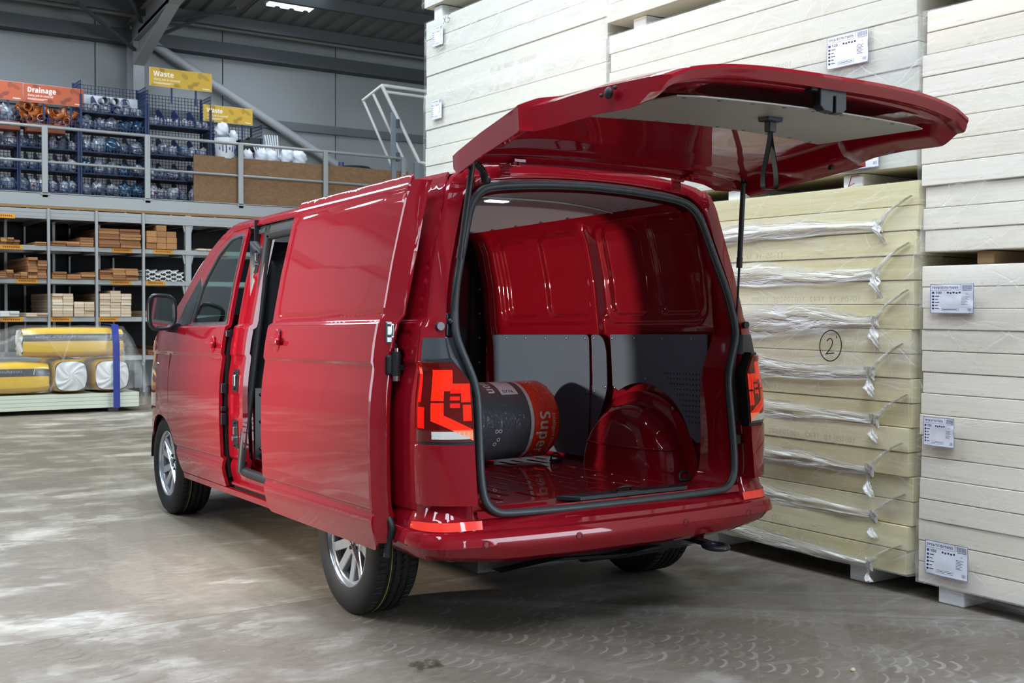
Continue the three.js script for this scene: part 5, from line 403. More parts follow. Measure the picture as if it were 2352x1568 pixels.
{ const mc = std('#8d6b49', 0.75, { bumpMap: withMap(0, grain, [4, 4]), bumpScale: 0.002, map: withMap(0, dtex(128, 128, (i, j) => { const t = 0.86 + 0.22 * (tfbm(i / 128, j / 128, 12, 4) - 0.5); return [t, t * 0.985, t * 0.96]; }), [3, 3]) }); const l = ['brown chipboard sheet behind the guard rail, under the white bucket', 'brown chipboard sheet behind the guard rail, under the black tank', 'brown chipboard sheet at the far right end of the guard rail']; [[2.84, 3.60, 0], [3.605, 5.13, 1], [5.135, 6.80, 2]].forEach(([a, b, i]) => solo('chipboard_sheet', rbox(b - a, 0.80, 0.018, 0.003, (a + b) / 2, DY + 0.42, BZ0 - 0.06), mc, l[i], 'board')); }
// timber rack
const RX = [-0.85, -0.14, 0.57, 1.27, 1.985], SH = [2.81, 2.30, 1.80, 1.225, 0.62];
{ const g = thing('timber_rack', 'galvanised steel rack of shelves and posts below the mezzanine', 'rack', [0, 0, BZ0]); for (const x of RX) { mk('front_post', merge([rbox(0.042, 2.35, 0.04, 0.006, x, 1.72, 0.09), box(0.05, 0.1, 0.03, x, 0.55, 0.06)]), mGalv, g); mk('rear_post', box(0.04, 2.8, 0.04, x + 0.28, 1.4, -0.9), mGalv, g); mk('rear_post', box(0.03, 2.8, 0.04, x, 1.4, -1.7), mGalv, g); }
  for (const x of [2.72, 5.5]) mk('upright', merge([rbox(0.10, 2.9, 0.08, 0.008, x, 1.45, 0.0), ...SH.map(y => extr([[-0.11, 0.02], [0.11, 0.02], [0.06, -0.18], [-0.06, -0.18]], 0.05, 0).translate(x, y, -0.03))]), mGalv, g);
  SH.forEach((y, k) => { const h = k ? 0.075 : 0.15; mk('shelf_beam', merge([rbox(6.6, h, 0.05, 0.006, 2.1, y, 0.045), box(6.6, 0.014, 0.056, 2.1, y + (k ? 0.012 : 0.03), 0.046), ...(k ? [] : [box(6.6, 0.014, 0.056, 2.1, y - 0.03, 0.046)])]), mGalv, g); mk('rear_beam', box(6.6, 0.07, 0.04, 2.1, y, -0.85), mGalv, g); if (k) mk('rear_panel', box(6.6, SH[k - 1] - y - 0.02, 0.012, 2.1, (SH[k - 1] + y) / 2, -1.74), std('#16181a', 0.8), g); mk('rear_beam', box(6.6, 0.07, 0.04, 2.1, y + 0.02, -1.65), mGalv, g); mk('shelf_arm', merge(Array.from({ length: 9 }, (_, i) => box(0.05, 0.05, 1.7, -0.85 + i * 0.71, y - 0.02 - (k ? 0 : 0.04), -0.85))), mGalv, g); });
  const mTag = std('#c98a1c', 0.6, { map: ctex(256, 48, (x) => { x.fillStyle = '#ffffff'; x.fillRect(0, 0, 256, 48); x.fillStyle = '#7a4c10'; for (let i = 0; i < 9; i++) x.fillRect(30 + i * 22, 16 + (i % 3), 14, 14); }) }); for (const [x, k] of [[-0.05, 0], [0.05, 1], [1.66, 1], [2.3, 1], [0.27, 2], [1.64, 2], [2.18, 2], [0.05, 3], [0.745, 3], [1.44, 3], [3.2, 1], [2.3, 4], [1.5, 4]]) mk('shelf_tag', rbox(0.31, 0.07, 0.004, 0.001, x, SH[k] - (k ? 0 : 0.05), 0.074), mTag, g); }
const woods = ['#8a5c38', '#7c5030', '#97693f', '#a57748'].map(c => std(c, 0.8)), pale = ['#c9b397', '#bda588', '#d4c2a8'].map(c => std(c, 0.8)), white = [std('#d9d8d4', 0.6), std('#c6c4bf', 0.6)];
const plankProto = {}; const NTH = ['first', 'second', 'third', 'fourth', 'fifth', 'sixth', 'seventh', 'eighth', 'ninth', 'tenth', 'eleventh', 'twelfth', 'thirteenth', 'fourteenth', 'fifteenth'];
function planks(label, group, mats, x0, x1, yb, cols, rows, h, jit = 0.012, rag = 0) { const w = (x1 - x0) / cols; for (let c = 0; c < cols; c++) { const n = rows - (rag ? Math.floor(rnd() * (rag + 1)) : 0); for (let r = 0; r < n; r++) { const L = 1.55, key = [w.toFixed(3), h].join(), i = Math.floor(rnd() * mats.length); plankProto[key] = plankProto[key] || prep(rbox(w * 0.97, h * 0.95, L, 0.004, 0, h / 2, -L / 2)); const o = setUD(mk('timber_plank', plankProto[key], mats[i]), label.replace(/ in the (\w+) bay/, ', $1 bay') + ', ' + NTH[r] + ' up' + (cols > 1 ? ', column ' + ['one', 'two', 'three', 'four'][c] : ''), 'plank', group); o.position.set(x0 + w * (c + 0.5), yb + r * h, BZ0 + 0.10 + rr(-jit, jit * 2)); o.rotation.y = rr(-0.006, 0.006); } } }
{ const y = (k) => SH[k] + 0.04; const B = 'brown plank, top shelf, ', B2 = 'brown plank, second shelf, ', P = 'pale plank, third shelf, ';
  planks(B + 'leftmost pile', 'top shelf leftmost pile', woods, -0.10, 0.16, y(1), 3, 3, 0.032, 0.03, 2); planks(B + 'two flat pieces by the first post', 'top shelf pair', woods, 0.38, 0.54, y(1), 1, 2, 0.025); planks(B + 'low pile in the second bay', 'top shelf low pile', woods, 0.62, 1.23, y(1), 3, 5, 0.035, 0.02, 3); planks(B + 'tall pile in the third bay', 'top shelf third bay pile', woods, 1.30, 1.94, y(1), 2, 7, 0.042, 0.03, 1); planks(B + 'square pile in the fourth bay', 'top shelf square pile', woods.slice(2), 2.03, 2.51, y(1), 3, 4, 0.095, 0.015, 1);
  planks(B2 + 'leftmost low pile', 'second shelf leftmost pile', woods, -0.12, 0.26, y(2), 4, 4, 0.030, 0.03, 2); planks(B2 + 'tall pile beside the first post', 'second shelf tall pile', woods, 0.27, 0.54, y(2), 2, 7, 0.045, 0.03, 1); planks(B2 + 'low pile in the second bay', 'second shelf low pile', woods, 0.62, 1.24, y(2), 3, 3, 0.036, 0.02, 1); planks(B2 + 'ragged pile in the third bay', 'second shelf third bay pile', woods, 1.31, 1.90, y(2), 3, 5, 0.036, 0.03, 1); 
  planks(P + 'leftmost low pair', 'third shelf low pair', white, -0.12, 0.15, y(3), 2, 2, 0.042, 0.01); planks(P + 'flat pieces by the first post', 'third shelf flat pieces', pale, 0.24, 0.55, y(3), 2, 2, 0.028, 0.02, 1); planks(P + 'taller pile in the second bay', 'third shelf second bay tall pile', pale, 0.615, 0.92, y(3), 2, 8, 0.044); planks(P + 'shorter pile in the second bay', 'third shelf second bay short pile', pale, 0.93, 1.23, y(3), 2, 5, 0.046, 0.012, 0); planks(P + 'tall pile in the third bay', 'third shelf third bay pile', pale, 1.31, 1.79, y(3), 3, 9, 0.045, 0.012, 1); planks(P + 'low pile by the van mirror', 'third shelf fourth bay pile', pale, 2.05, 2.5, y(3), 3, 3, 0.045, 0.01, 1); planks('brown plank, lowest shelf beside the van', 'lowest shelf pile', woods, 2.05, 2.5, y(4), 2, 3, 0.035, 0.02, 1); planks('pale plank, top shelf beside the van', 'top shelf fifth bay pile', pale, 2.85, 3.3, y(1), 3, 1, 0.03);
  // white mouldings
  const cur = (s) => { const p = []; for (let i = 0; i <= 8; i++) { const t = i / 8; p.push([t * 0.085 - 0.042, 0.018 * Math.sin(t * 5 * s) + 0.006]); } for (let i = 8; i >= 0; i--) { const t = i / 8; p.push([t * 0.085 - 0.042, 0.018 * Math.sin(t * 5 * s) - 0.010]); } return extr(p, 1.5, 0).translate(0, 0, -1.5); }; const cg = [cur(1), cur(-1)]; for (let r = 0; r < 5; r++) for (let c = 0; c < 7; c++) { if (r === 4 && (c === 2 || c === 6)) continue; const o = setUD(mk('moulding_strip', cg[(r + c) % 2], white[(c + r) % 2]), 'white curved moulding on the second shelf, ' + NTH[c] + ' from left, ' + NTH[r] + ' row up', 'moulding', 'white mouldings on the second shelf'); o.position.set(2.07 + c * 0.085, SH[2] + 0.055 + r * 0.034, BZ0 + 0.10 + rr(-0.02, 0.02)); } }
// ---------- wire baskets with fittings ----------
const mBlue = std('#10254a', 0.5, { metalness: 0.2 }), mBlueP = std('#15305e', 0.5);
const grid = (w, h, s, r = 0.004) => { const l = []; for (let x = 0; x <= w + 0.001; x += w / Math.round(w / s)) l.push(box(r * 2, h, r * 2, x, h / 2, 0)); for (let y = 0; y <= h + 0.001; y += h / Math.round(h / s)) l.push(box(w, r * 2, r * 2, w / 2, y, 0)); return merge(l); };
const bagTex = (a, b, c, n) => { const t = ctex(128, 128, (x) => { x.fillStyle = a; x.fillRect(0, 0, 128, 128); for (let i = 0; i < n; i++) { x.globalAlpha = rr(0.3, 0.9); x.fillStyle = [b, c, '#ffffff', '#8f98a0', '#3c434c'][i % 5]; x.fillRect(rr(0, 128), rr(0, 128), rr(3, 14), rr(3, 10)); } x.globalAlpha = 1; }); t.wrapS = t.wrapT = THREE.RepeatWrapping; return t; };
const mBags = [['#e6e7ea', '#c0202c', '#2f78b8', 110], ['#a9b0b8', '#39424c', '#2a7fb0', 150], ['#8f969e', '#2f3740', '#c6ccd2', 140], ['#24516f', '#173a55', '#6f97ab', 120]].map(a => phy('#bcbdc0', 0.25, { map: bagTex(...a), clearcoat: 0.6, clearcoatRoughness: 0.2 }));
const bagGeos = [1, 2, 3, 4].map(k => { const g = new THREE.SphereGeometry(1, 16, 12), p = g.attributes.position; for (let i = 0; i < p.count; i++) { const x = p.getX(i), y = p.getY(i), z = p.getZ(i), s = 0.55 + 0.75 * fbm(x * 3.1 + k * 7 + z, y * 3.4 + z * 2.7, 3) + 0.18 * Math.abs(Math.sin(x * 6 + k) * Math.sin(y * 5 + z * 7)); p.setXYZ(i, x * s, Math.max(-0.75, y * s + (y > 0.6 ? 0.25 * (y - 0.6) : 0)), z * s); } g.computeVertexNormals(); return g; });
const bagNames = ['white bag with red and blue print', 'clear bag of grey fittings', 'clear bag of dark fittings', 'bag of blue fittings'];
let ZB = BZ0 - 0.30; // front of the baskets
function wireRack(label, x, w, yTop, levels, backH) { const g = thing('wire_basket_stand', label, 'basket stand', [x, DY, ZB]); const H = yTop - DY; for (const [a, b] of [[0, 0], [w, 0], [0, -0.5], [w, -0.5]]) mk('stand_post', box(0.03, H - (b ? 0 : 0.25), 0.03, a, (H - (b ? 0 : 0.25)) / 2 + 0.01, b), mBlue, g); const bk = mk('back_panel', grid(w, H - 0.1, 0.055), mBlue, g); bk.position.set(0, 0.1, -0.5); for (const a of [0, w]) { const s = mk('side_panel', grid(0.5, H - 0.12, 0.055).rotateY(Math.PI / 2), mBlue, g); s.position.set(a, 0.1, 0); }
  levels.forEach(([y, n]) => { const t = new THREE.Group(); t.name = 'basket'; g.add(t); t.position.y = y; mk('base', box(w, 0.02, 0.5, w / 2, 0, -0.25), std('#14233f', 0.6), t); mk('front_lip', grid(w, 0.12, 0.05), mBlue, t); for (let i = 1; i < n; i++) { const p = mk('divider', extr([[0, 0], [0.46, 0], [0.46, 0.30], [0.30, 0.30], [0.0, 0.12]], 0.006, 0).rotateY(Math.PI / 2), mBlueP, t); p.position.set(w * i / n, 0.01, 0.0); } }); return g; }
function bags(x, w, y, n, kinds, where, sc = 1, per = 1) { for (let i = 0; i < n; i++) for (let k = 0; k < per; k++) { const kd = kinds[Math.floor(rnd() * kinds.length)], o = setUD(mk('bag_of_fittings', bagGeos[Math.floor(rnd() * 4)], mBags[kd]), bagNames[kd] + ', ' + NTH[i] + ' from left, ' + where, 'bag', 'bags of fittings, ' + where); const s = Math.min(w / n * 0.5, 0.13) * sc * rr(0.85, 1.15); o.scale.set(s, s * rr(0.9, 1.25), s); o.position.set(x + w * (i + 0.5) / n + rr(-0.02, 0.02), DY + y + 0.015 + s * 0.75, ZB - 0.13 - k * 0.18 + rr(-0.03, 0.03)); o.rotation.set(rr(-0.5, 0.5), rr(0, 6), rr(-0.5, 0.5)); } }
wireRack('blue wire basket stand of orange drainage fittings at the left edge', -0.62, 0.84, DY + 1.33, [[0.10, 3], [0.42, 3], [0.76, 3], [1.10, 2]]); wireRack('blue wire basket stand under the drainage sign', 0.24, 0.86, DY + 1.33, [[0.10, 6], [0.42, 6], [0.76, 6], [1.10, 2]]); wireRack('tall blue wire basket stand right of the drainage sign', 1.14, 1.0, 4.97, [[0.08, 4], [0.42, 4], [0.76, 4], [1.10, 4], [1.38, 4]]); wireRack('blue wire basket stand below the upper waste sign', 2.18, 1.03, 4.93, [[0.08, 4], [0.40, 4], [0.80, 4], [1.28, 4]]); wireRack('low blue wire basket stand below the lower waste sign', 3.26, 0.84, 4.54, [[0.10, 3], [0.5, 3], [0.85, 3]]);
[[0.10, 'bottom'], [0.42, 'second'], [0.76, 'third']].forEach(([y, r]) => { bags(-0.62, 0.84, y, 4, [0, 1, 3], r + ' row, leftmost baskets'); bags(0.24, 0.86, y, 6, [0, 1, 0, 1], r + ' row below drainage sign', 1.25); });
[[0.08, 'bottom'], [0.42, 'second'], [0.76, 'third'], [1.10, 'fourth']].forEach(([y, r]) => bags(1.14, 1.0, y, 5, [1, 2, 3, 2], r + ' row, tall stand', 1.1)); bags(1.14, 1.0, 1.38, 6, [0], 'top row, tall stand', 0.9);
[[0.08, 'bottom', [0]], [0.40, 'second', [1, 2]], [0.80, 'third', [0, 0, 1]], [1.28, 'top', [0]]].forEach(([y, r, k]) => bags(2.18, 1.03, y, r === 'top' ? 9 : 6, k, r + ' row below upper waste sign', r === 'top' ? 1.15 : 1.1)); bags(-0.62, 0.84, 1.10, 3, [2], 'top row, leftmost baskets', 1.2);
// orange drain fittings
{ const mO = phy('#a35417', 0.25, { clearcoat: 0.5 }), el = () => { const t = merge([tube([V3(-0.09, 0, 0), V3(0, 0, 0), V3(0.05, 0.03, 0), V3(0.08, 0.10, 0)], 0.05, 14, false, 14), new THREE.TorusGeometry(0.056, 0.010, 8, 18).rotateY(Math.PI / 2).translate(-0.09, 0, 0), new THREE.TorusGeometry(0.056, 0.010, 8, 18).rotateX(Math.PI / 2).translate(0.083, 0.10, 0)]); return t; }, eg = el(), tee = merge([new THREE.CylinderGeometry(0.055, 0.055, 0.26, 18, 1, true).rotateZ(1.57), new THREE.CylinderGeometry(0.055, 0.055, 0.12, 18, 1, true).translate(0, 0.06, 0), new THREE.TorusGeometry(0.06, 0.008, 8, 18).rotateY(1.57).translate(0.13, 0, 0), new THREE.TorusGeometry(0.06, 0.008, 8, 18).rotateY(1.57).translate(-0.13, 0, 0)]); mO.side = THREE.DoubleSide;
  for (let i = 0; i < 14; i++) { const o = setUD(mk('drain_fitting', i % 3 ? eg : tee, mO), (i % 3 ? 'glossy orange drain elbow' : 'glossy orange drain tee') + ' under the drainage sign, ' + NTH[i % 6] + ' from left in row ' + ['one', 'two', 'three'][Math.floor(i / 6)], 'pipe fitting', i % 3 ? 'orange drain elbows' : 'orange drain tees'); o.position.set(0.34 + (i % 6) * 0.135, DY + 1.20 + Math.floor(i / 6) * 0.085 + rr(0, 0.02), ZB - 0.10 - rr(0, 0.2)); o.rotation.set(rr(-0.6, 0.6), rr(-1.4, 1.4), rr(-0.6, 0.6)); }
  for (let i = 0; i < 4; i++) { const o = setUD(mk('drain_fitting', tee, mO), ['lower left', 'lower right', 'upper left', 'upper right'][i] + ' orange drain tee in the leftmost top basket', 'pipe fitting', 'orange tees in the leftmost basket'); o.position.set(-0.2 + (i % 2) * 0.28, DY + 1.18 + Math.floor(i / 2) * 0.1, ZB - 0.15); o.rotation.y = rr(-0.4, 0.4); }
  for (let i = 0; i < 2; i++) { const o = solo('fitting_carton', rbox(0.55, 0.13, 0.3, 0.006, 0, 0.065, 0), std('#6b3218', 0.6), ['orange carton in front of the leftmost basket shelf', 'dark orange carton below the heaped drain fittings'][i], 'carton'); o.position.set([-0.05, 0.6][i], DY + 0.98, ZB + 0.20 - 0.2); }
  const mG = std('#74777c', 0.5, { side: THREE.DoubleSide }), ring = merge([new THREE.CylinderGeometry(0.055, 0.055, 0.12, 20, 1, true).rotateX(1.57), new THREE.TorusGeometry(0.058, 0.009, 8, 22).translate(0, 0, 0.06)]); for (let i = 0; i < 7; i++) { const o = setUD(mk('pipe_coupling', ring, mG), NTH[i % 4] + ' grey pipe coupling from left in the ' + (i > 3 ? 'upper' : 'lower') + ' row, top of tall stand', 'pipe fitting', 'grey couplings in the top basket'); o.position.set(1.38 + (i % 4) * 0.17 + (i > 3) * 0.12, DY + 1.47 + (i > 3) * 0.12, ZB - 0.1); o.rotation.y = rr(-0.5, 0.5); } }
// signs
function signTex(bg, blob, word, big) { return ctex(768, 224, (x, w, h) => { x.fillStyle = bg; x.fillRect(0, 0, w, h); x.fillStyle = blob; [[430, 70, 46, 30, 0.6], [560, 150, 60, 26, -0.4], [690, 60, 54, 24, 0.5], [330, 190, 50, 22, 0.2], [620, 40, 30, 40, 0.3], [500, 190, 40, 30, 0.1], [60, 200, 50, 20, -0.5], [150, 20, 40, 18, 0.4]].forEach(([a, b, c, d, r], i) => { x.globalAlpha = 0.5; x.beginPath(); x.ellipse(a, b, c, d, r, 0, 7); x.fill(); x.globalAlpha = 0.6; if (i % 2) { x.fillRect(a - 30, b - 12, 60, 36); } }); x.globalAlpha = 1; x.fillStyle = '#f4ece2'; x.font = 'bold ' + (big || 84) + 'px sans-serif'; x.fillText(word, 46, 100); x.font = 'italic 36px sans-serif'; x.fillText('Every job is covered', 50, 150); x.fillRect(50, 176, 250, 5); x.fillRect(50, 188, 200, 4); x.font = 'bold 22px sans-serif'; x.fillText('Polypipe', 650, 204); }); }
{ const tD = signTex('#a84b26', '#6b2a17', 'Drainage'), tW = signTex('#c29a1f', '#8a6e1c', 'Waste'); const sign = (x0, x1, y0, y1, z, tex, label) => { const g = thing('hanging_sign', label, 'sign', [(x0 + x1) / 2, (y0 + y1) / 2, z]); mk('panel', rbox(x1 - x0, y1 - y0, 0.012, 0.002), std('#ddd', 0.5), g); const f = mk('print', new THREE.PlaneGeometry(x1 - x0 - 0.004, y1 - y0 - 0.004).translate(0, 0, 0.0072), std('#fff', 0.5, { map: tex }), g); for (const bx of [-0.15, 0.25]) mk('bracket', box(0.03, 0.3, 0.012, bx, -(y1 - y0) / 2 - 0.1, -0.015), mBlue, g); return g; };
  sign(-0.62, 0.293, 4.53, 4.81, ZB, tD, 'orange drainage sign cut by the left picture edge'); sign(0.305, 1.19, 4.53, 4.81, ZB - 0.02, tD, 'orange sign reading Drainage above the orange fittings'); sign(2.20, 3.23, 4.985, 5.285, ZB, tW, 'upper yellow sign reading Waste'); sign(3.10, 3.95, 4.51, 4.785, ZB - 0.04, tW, 'lower yellow sign reading Waste, partly behind the wire'); }
solo('pale_divider_sheet', rbox(0.95, 0.22, 0.02, 0.004, 1.66, 4.70, ZB - 0.44), std('#c9cdd0', 0.5), 'pale panel at the back of the tall basket stand', 'panel');
// things beside the low stand
{ const mW = phy('#d4d8da', 0.4), g = thing('bucket', 'white plastic bucket with dark blue print above the chipboard', 'bucket', [3.42, DY + 0.80, ZB + 0.11]); mk('bucket_body', lathe([[0, 0], [0.15, 0], [0.18, 0.34], [0.172, 0.34], [0.145, 0.02], [0, 0.02]], 28, 'y'), mW, g); const st = []; for (let i = 0; i < 7; i++) { const a = -0.9 + i * 0.33; st.push(rbox(0.02, 0.05 + (i % 3) * 0.05, 0.006, 0.001, 0.166 * Math.sin(a), 0.16, 0.166 * Math.cos(a))); } mk('bucket_print', merge(st), std('#28306b', 0.5), g); solo('bucket_stand', rbox(0.5, 0.78, 0.16, 0.01, 3.40, DY + 0.40, ZB + 0.12), mBlue, 'dark box holding up the white bucket behind the chipboard', 'box');
  for (const [x, y, s, l] of [[3.36, 1.18, 0.11, 'crumpled white bag on top of the white bucket, the left one'], [3.55, 1.13, 0.08, 'crumpled white bag on top of the white bucket, the right one'], [3.80, 0.80, 0.10, 'white bag just right of the guard rail post'], [4.05, 0.80, 0.12, 'white bag left of the white strips'], [4.22, 0.79, 0.11, 'white bag at the foot of the white strips'], [4.50, 0.80, 0.13, 'white bag right of the white strips'], [4.72, 0.79, 0.14, 'rightmost white bag above the chipboard']]) { const o = solo('white_bag', bagGeos[Math.floor(rnd() * 4)], phy('#d5d8de', 0.35), l, 'bag'); o.scale.set(s, s * 1.1, s); o.position.set(x, DY + y + s * 0.75, ZB + 0.12); }
  [[3.80, 0.92, 0.16, 0.30, 'black box right of the white bucket'], [3.98, 1.05, 0.2, 0.22, 'black box beneath the lower waste sign'], [3.22, 0.85, 0.12, 0.28, 'black box left of the white bucket']].forEach(([x, y, w, h, l]) => solo('black_box', rbox(w, h, 0.2, 0.008, x, DY + y + h / 2 - 0.05, ZB - 0.1), mBlack, l, 'box')); solo('goods_shelf', rbox(1.5, 0.74, 0.16, 0.01, 4.43, DY + 0.40, ZB + 0.12), std('#2c3540', 0.6), 'dark shelf unit hidden behind the chipboard', 'shelf');
  for (let i = 0; i < 15; i++) { const a = i < 9 ? -0.25 + i * 0.012 : 0.0, x = i < 9 ? 4.02 + i * 0.035 : 4.22 + (i - 9) * 0.03, L = i < 9 ? 0.30 : 0.50, o = setUD(mk('white_strip', rbox(0.022, L, 0.02, 0.006, 0, L / 2, 0), mW), NTH[i < 9 ? i : i - 9] + ' from left of the ' + (i < 9 ? 'short white strips leaning left' : 'long white strips standing up') + ' above the chipboard', 'strip', i < 9 ? 'short white strips' : 'long white strips'); o.position.set(x, DY + 0.775 + (i > 8 ? 0.0 : 0), ZB + 0.10); o.rotation.z = i < 9 ? 0.35 - i * 0.03 : 0.22 - (i - 9) * 0.03; }
  const t = thing('water_tank', 'black round tank lid showing above the chipboard', 'tank', [6.1, DY, ZB - 0.5]); mk('tank_body', lathe([[0, 0.0], [0.36, 0.0], [0.36, 0.86], [0.34, 0.89], [0.30, 0.90], [0.26, 0.93], [0, 0.945]], 36, 'y'), mBlack, t); mk('tank_inlet', cyl(0.05, 0.1, -0.33, 0.93, 0.1), std('#3c3f66', 0.5), t); }
// pallet gate
{ const g = thing('pallet_gate', 'white tubular pallet gate raised at the end of the mezzanine', 'gate', [0, 0, BZ0 - 0.05]); const mT = std('#d2d2cb', 0.45); const P = (x, y, z = 0) => V3(x, y, z); [[P(6.258, 5.406), P(7.03, 4.09), 0.034], [P(6.20, 5.31, -0.25), P(6.87, 4.1, -0.25), 0.028], [P(6.14, 5.2, -0.5), P(6.80, 3.9, -0.5), 0.026], [P(6.258, 5.406), P(8.2, 5.39), 0.030], [P(6.30, 5.30), P(8.2, 5.28), 0.026], [P(6.258, 5.406), P(6.13, 5.2, -0.5), 0.026], [P(7.03, 4.09), P(7.6, 4.08), 0.028]].forEach(([a, b, r]) => mk('gate_tube', bar(a, b, r, 10), mT, g)); mk('gate_post', merge([box(0.085, 1.9, 0.06, 6.505, DY + 0.92, -0.02), box(0.10, 1.0, 0.05, 6.98, DY + 0.5, -0.02)]), std('#6f7b80', 0.5), g); mk('gate_bracket', merge([4.35, 4.7, 4.95].map(y => rbox(0.06, 0.16, 0.05, 0.01, 6.57, y - 0.2, 0.03))), mDarkSteel, g); }
// ---------- wrapped load on the floor at the left ----------
{ const mB = std('#c9cdb8', 0.75); for (let i = 0; i < 4; i++) { const o = solo('base_board', rbox(2.5, 0.048, 1.2, 0.004), mB, ['pale green board at the floor, bottom of four', 'second of the four pale green boards from the floor', 'third of the four pale green boards from the floor', 'top one of the four pale green boards under the yellow packs'][i], 'board'); o.position.set(-0.02, 0.085 + i * 0.05, -11.6); } solo('base_skid', rbox(0.14, 0.06, 1.1, 0.005, 0.9, 0.03, -11.6), mPlastic, 'dark skid under the near end of the wrapped load', 'skid'); solo('base_skid', rbox(0.14, 0.06, 1.1, 0.005, -0.9, 0.03, -11.6), mPlastic, 'dark skid under the far end of the wrapped load', 'skid');
  const yt = ctex(512, 256, (x, w, h) => { x.fillStyle = '#d6ab1c'; x.fillRect(0, 0, w, h); x.fillStyle = '#33373b'; x.fillRect(0, 82, w, 46); x.fillStyle = '#8c8f92'; x.font = '26px sans-serif'; x.fillText('timber and frame insulation', 60, 114); x.strokeStyle = '#b0b2b4'; x.lineWidth = 4; x.beginPath(); x.moveTo(440, 122); x.lineTo(446, 88); x.lineTo(490, 94); x.stroke(); x.fillStyle = '#b98c10'; x.fillRect(0, 190, w, 66); }); const mY = phy('#fff', 0.25, { map: yt, clearcoat: 0.5, clearcoatRoughness: 0.15 }), mWh = phy('#cdccc8', 0.35);
  const yp = (label, x, y, z, L, h, d, ry, endWhite) => { const g = thing('insulation_pack', label, 'insulation pack', [x, y, z], ry); const r = []; for (let i = 0; i <= 20; i++) { const q = [], t = i / 20 * 2 - 1, sc = 1 - 0.12 * Math.abs(t) ** 6; for (let k = 0; k <= 36; k++) { const a = k / 36 * Math.PI * 2 + Math.PI / 2, c = Math.cos(a), s = Math.sin(a); const n = 1 + 0.03 * (fbm(t * 4 + x * 3, a * 2, 3) - 0.5); q.push(V3(t * L / 2, h / 2 + Math.sign(s) * Math.abs(s) ** 0.5 * h / 2 * sc * n, Math.sign(c) * Math.abs(c) ** 0.5 * d / 2 * sc * n)); } r.push(q); } const bd = loft(r, 0), u = bd.attributes.uv; for (let i = 0; i < u.count; i++) { const a = u.getX(i); u.setXY(i, u.getY(i), clamp(0.60 + (a - 0.785) * 3.6, 0.01, 0.99)); } mk('pack_sleeve', bd, mY, g);
    for (const s of [-1, 1]) { const e = []; for (let i = 0; i <= 8; i++) { const q = [], ra = i / 8; for (let k = 0; k <= 36; k++) { const a = k / 36 * Math.PI * 2, c = Math.cos(a), b = Math.sin(a), f = 0.86 * ra; q.push(V3(s * (L / 2 + 0.05 * (1 - ra) - 0.02 * (1 - ra) ** 3 + 0.016 * Math.sin(a * 9 + i) * ra), h / 2 + Math.sign(b) * Math.abs(b) ** 0.6 * h / 2 * f, Math.sign(c) * Math.abs(c) ** 0.6 * d / 2 * f)); } e.push(q); } mk('pack_end', loft(s > 0 ? e.map(q => [...q].reverse()) : e, 0), endWhite ? mWh : mWh, g); } return g; };
  yp('yellow insulation pack with a dark band, lying on top of the load', 0.40, 0.74, -11.3, 1.28, 0.40, 0.5, 0); yp('yellow insulation pack at the lower left of the load', -0.62, 0.275, -11.25, 1.38, 0.42, 0.5, 0); yp('middle insulation pack showing its gathered white end', 0.335, 0.275, -11.55, 1.15, 0.45, 0.46, Math.PI / 2, true); yp('right insulation pack showing its gathered white end, behind the blue strap', 0.865, 0.275, -11.55, 1.15, 0.45, 0.50, Math.PI / 2, true);
  const fr = []; const ol = [[-1.35, 0.10], [-1.32, 0.45], [-1.0, 0.95], [-0.5, 1.10], [-0.27, 1.165], [1.06, 1.165], [1.14, 1.05], [1.30, 0.72], [1.38, 0.3], [1.34, 0.06]]; const fz = [[-12.3, 0.55, 0.7], [-11.9, 0.97, 0.97], [-11.4, 1.0, 1.0], [-11.1, 1.0, 1.0], [-10.97, 0.985, 0.96], [-10.93, 0.93, 0.84]]; for (const [z, sx, sy] of fz) { const q = []; for (let i = 0; i < ol.length - 1; i++) for (let k = 0; k < 8; k++) { const t = k / 8, x = lerp(ol[i][0], ol[i + 1][0], t), y = lerp(ol[i][1], ol[i + 1][1], t), n = 0.04 * (fbm(x * 5, y * 5 + z * 3, 3) - 0.5); q.push(V3(x * sx + n, Math.max(0.05, y * sy + n), z + n)); } fr.push(q); } { const q = []; for (let i = 0; i < ol.length - 1; i++) for (let k = 0; k < 8; k++) { const t = k / 8, x = lerp(ol[i][0], ol[i + 1][0], t); q.push(V3(x * 0.9, 0.30 + 0.02 * noise(x * 9, 3), -10.925)); } fr.push(q); }
  const fg = loft(fr, 0), fu = fg.attributes.uv; for (let i = 0; i < fu.count; i++) fu.setXY(i, fu.getX(i) * 2, fu.getY(i) * 1.5); const mCover = mFilm[0].clone(); mCover.opacity = 0.6; solo('wrapping_film', fg, mCover, 'clear plastic film draped over the yellow insulation packs', 'film');
  const sp = [[1.18, -12.2], [1.185, -11.5], [1.18, -10.99], [0.9, -10.915], [0.5, -10.905], [0.26, -10.90], [0.06, -10.90]].map(([y, z]) => [V3(0.86, y, z), V3(0.95, y, z)]); solo('strap', loft(sp, 0), std('#15297a', 0.5, { side: THREE.DoubleSide }), 'blue strap round the wrapped load of yellow packs', 'strap'); }
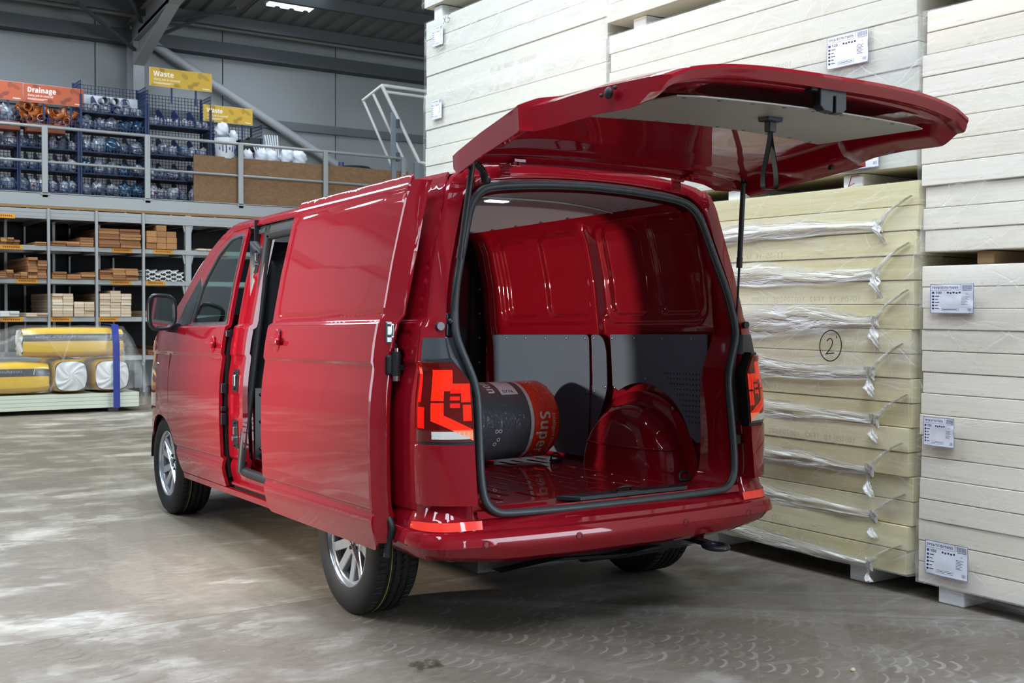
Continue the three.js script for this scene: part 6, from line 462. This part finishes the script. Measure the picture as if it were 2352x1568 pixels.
// ---------- insulation roll in the van ----------
{ const r = 0.222, L = 0.72, c = toWorld(0.20, 0.785, -0.60), g = thing('insulation_roll', 'dark grey and orange wrapped insulation roll lying in the van', 'insulation roll', [c.x, c.y, c.z], VR + 0.06);
  const tex = ctex(1024, 2048, (x, w, h) => { x.fillStyle = '#555b62'; x.fillRect(0, 0, w, h); x.fillStyle = '#dfe3e4'; x.fillRect(722, 0, 30, h); x.fillStyle = '#ff4423'; x.fillRect(752, 0, 272, h); const tx = (s, u, v, f, c = '#f2f2f0') => { x.save(); x.translate(u, v); x.rotate(Math.PI / 2); x.fillStyle = c; x.font = f; x.fillText(s, 0, 0); x.restore(); }; for (const v of [975, 975 - 1024]) { tx('Super', 812, v, 'bold 140px sans-serif'); tx('glass', 812, v + 398, '140px sans-serif'); tx('Intelligent Environments', 935, v + 20, '44px sans-serif'); } tx('Super', 812, 975 + 1024, 'bold 140px sans-serif'); tx('insulation', 395, 250, 'bold 112px sans-serif'); x.fillStyle = '#e9ecef'; x.fillRect(505, 470, 160, 340); x.save(); x.translate(665, 470); x.rotate(Math.PI / 2); x.fillStyle = '#31353a'; for (let i = 0; i < 24; i++) x.fillRect(24 + i * 6, 16, (i * 7) % 4 + 1, 60); for (let i = 0; i < 4; i++) x.fillRect(24, 92 + i * 14, 110 - (i * 31) % 60, 6); x.restore(); x.save(); x.translate(530, 790); x.font = 'bold 46px sans-serif'; x.fillStyle = '#31353a'; x.fillText('5774', 0, 0); x.restore(); x.strokeStyle = '#e8eaea'; x.lineWidth = 7; for (const [a, b] of [[430, 1120], [395, 1120], [420, 1190], [395, 1230]]) { x.beginPath(); x.arc(a, b, 13, 0, 7); x.stroke(); } for (let i = 0; i < 1500; i++) { x.globalAlpha = rr(0.02, 0.08); x.fillStyle = rnd() < 0.5 ? '#ffffff' : '#000000'; x.fillRect(rr(0, w), rr(0, h), rr(4, 60), rr(1, 5)); } x.globalAlpha = 1; }); tex.wrapT = THREE.RepeatWrapping;
  const rows = [], n = 72; for (let i = 0; i <= 24; i++) { const t = i / 24, q = [], e = Math.max(0, Math.abs(t - 0.5) * 2 - 0.90) / 0.10; for (let k = 0; k <= n; k++) { const a = Math.PI * 0.5 - k / n * Math.PI * 2, w = 1 + 0.022 * (fbm(t * 9 + 3, Math.cos(a) * 3 + Math.sin(a) * 2 + 9, 3) - 0.5) - 0.09 * e * e, y = Math.max(-0.205, r * w * Math.sin(a)); q.push(V3((t - 0.5) * L, y, r * w * Math.cos(a))); } rows.push(q); } const bg = loft(rows.map(q => q.reverse()), 0), u = bg.attributes.uv; for (let i = 0; i < u.count; i++) u.setXY(i, u.getY(i), u.getX(i) - 0.275); mk('roll_sleeve', bg, phy('#fff', 0.28, { map: tex, clearcoat: 0.35, clearcoatRoughness: 0.2, bumpMap: withMap(0, grain, [3, 5]), bumpScale: 0.004 }), g);
  for (const s of [-1, 1]) { const e = []; for (let i = 0; i <= 8; i++) { const q = [], f = i / 8; for (let k = 0; k <= n; k++) { const a = k / n * Math.PI * 2; q.push(V3(s * (L / 2 - 0.012 + 0.035 * Math.sqrt(1 - f * f * 0.98) + 0.006 * Math.sin(a * 13 + i * 0.6) * f), Math.max(-0.198, r * 0.93 * f * Math.sin(a)), r * 0.93 * f * Math.cos(a))); } e.push(q); } mk('roll_end', loft(s > 0 ? e.map(q => q.reverse()) : e, 0), phy(s > 0 ? '#d63a1e' : '#d9dcdd', 0.3, { clearcoat: 0.3 }), g); } }
// crumbs on the floor
[[0.05, 1.85, 0.010, 'small beige crumb of stone on the floor, right of the middle'], [0.38, 1.83, 0.013, 'larger beige crumb of stone on the floor before the right stack']].forEach(([x, z, s, l]) => { const o = solo('crumb', new THREE.IcosahedronGeometry(s, 0).scale(1, 0.7, 0.8), std('#b9a88c', 0.9), l, 'crumb'); o.position.set(x, s * 0.55, z); });
renderer.render(scene, camera);
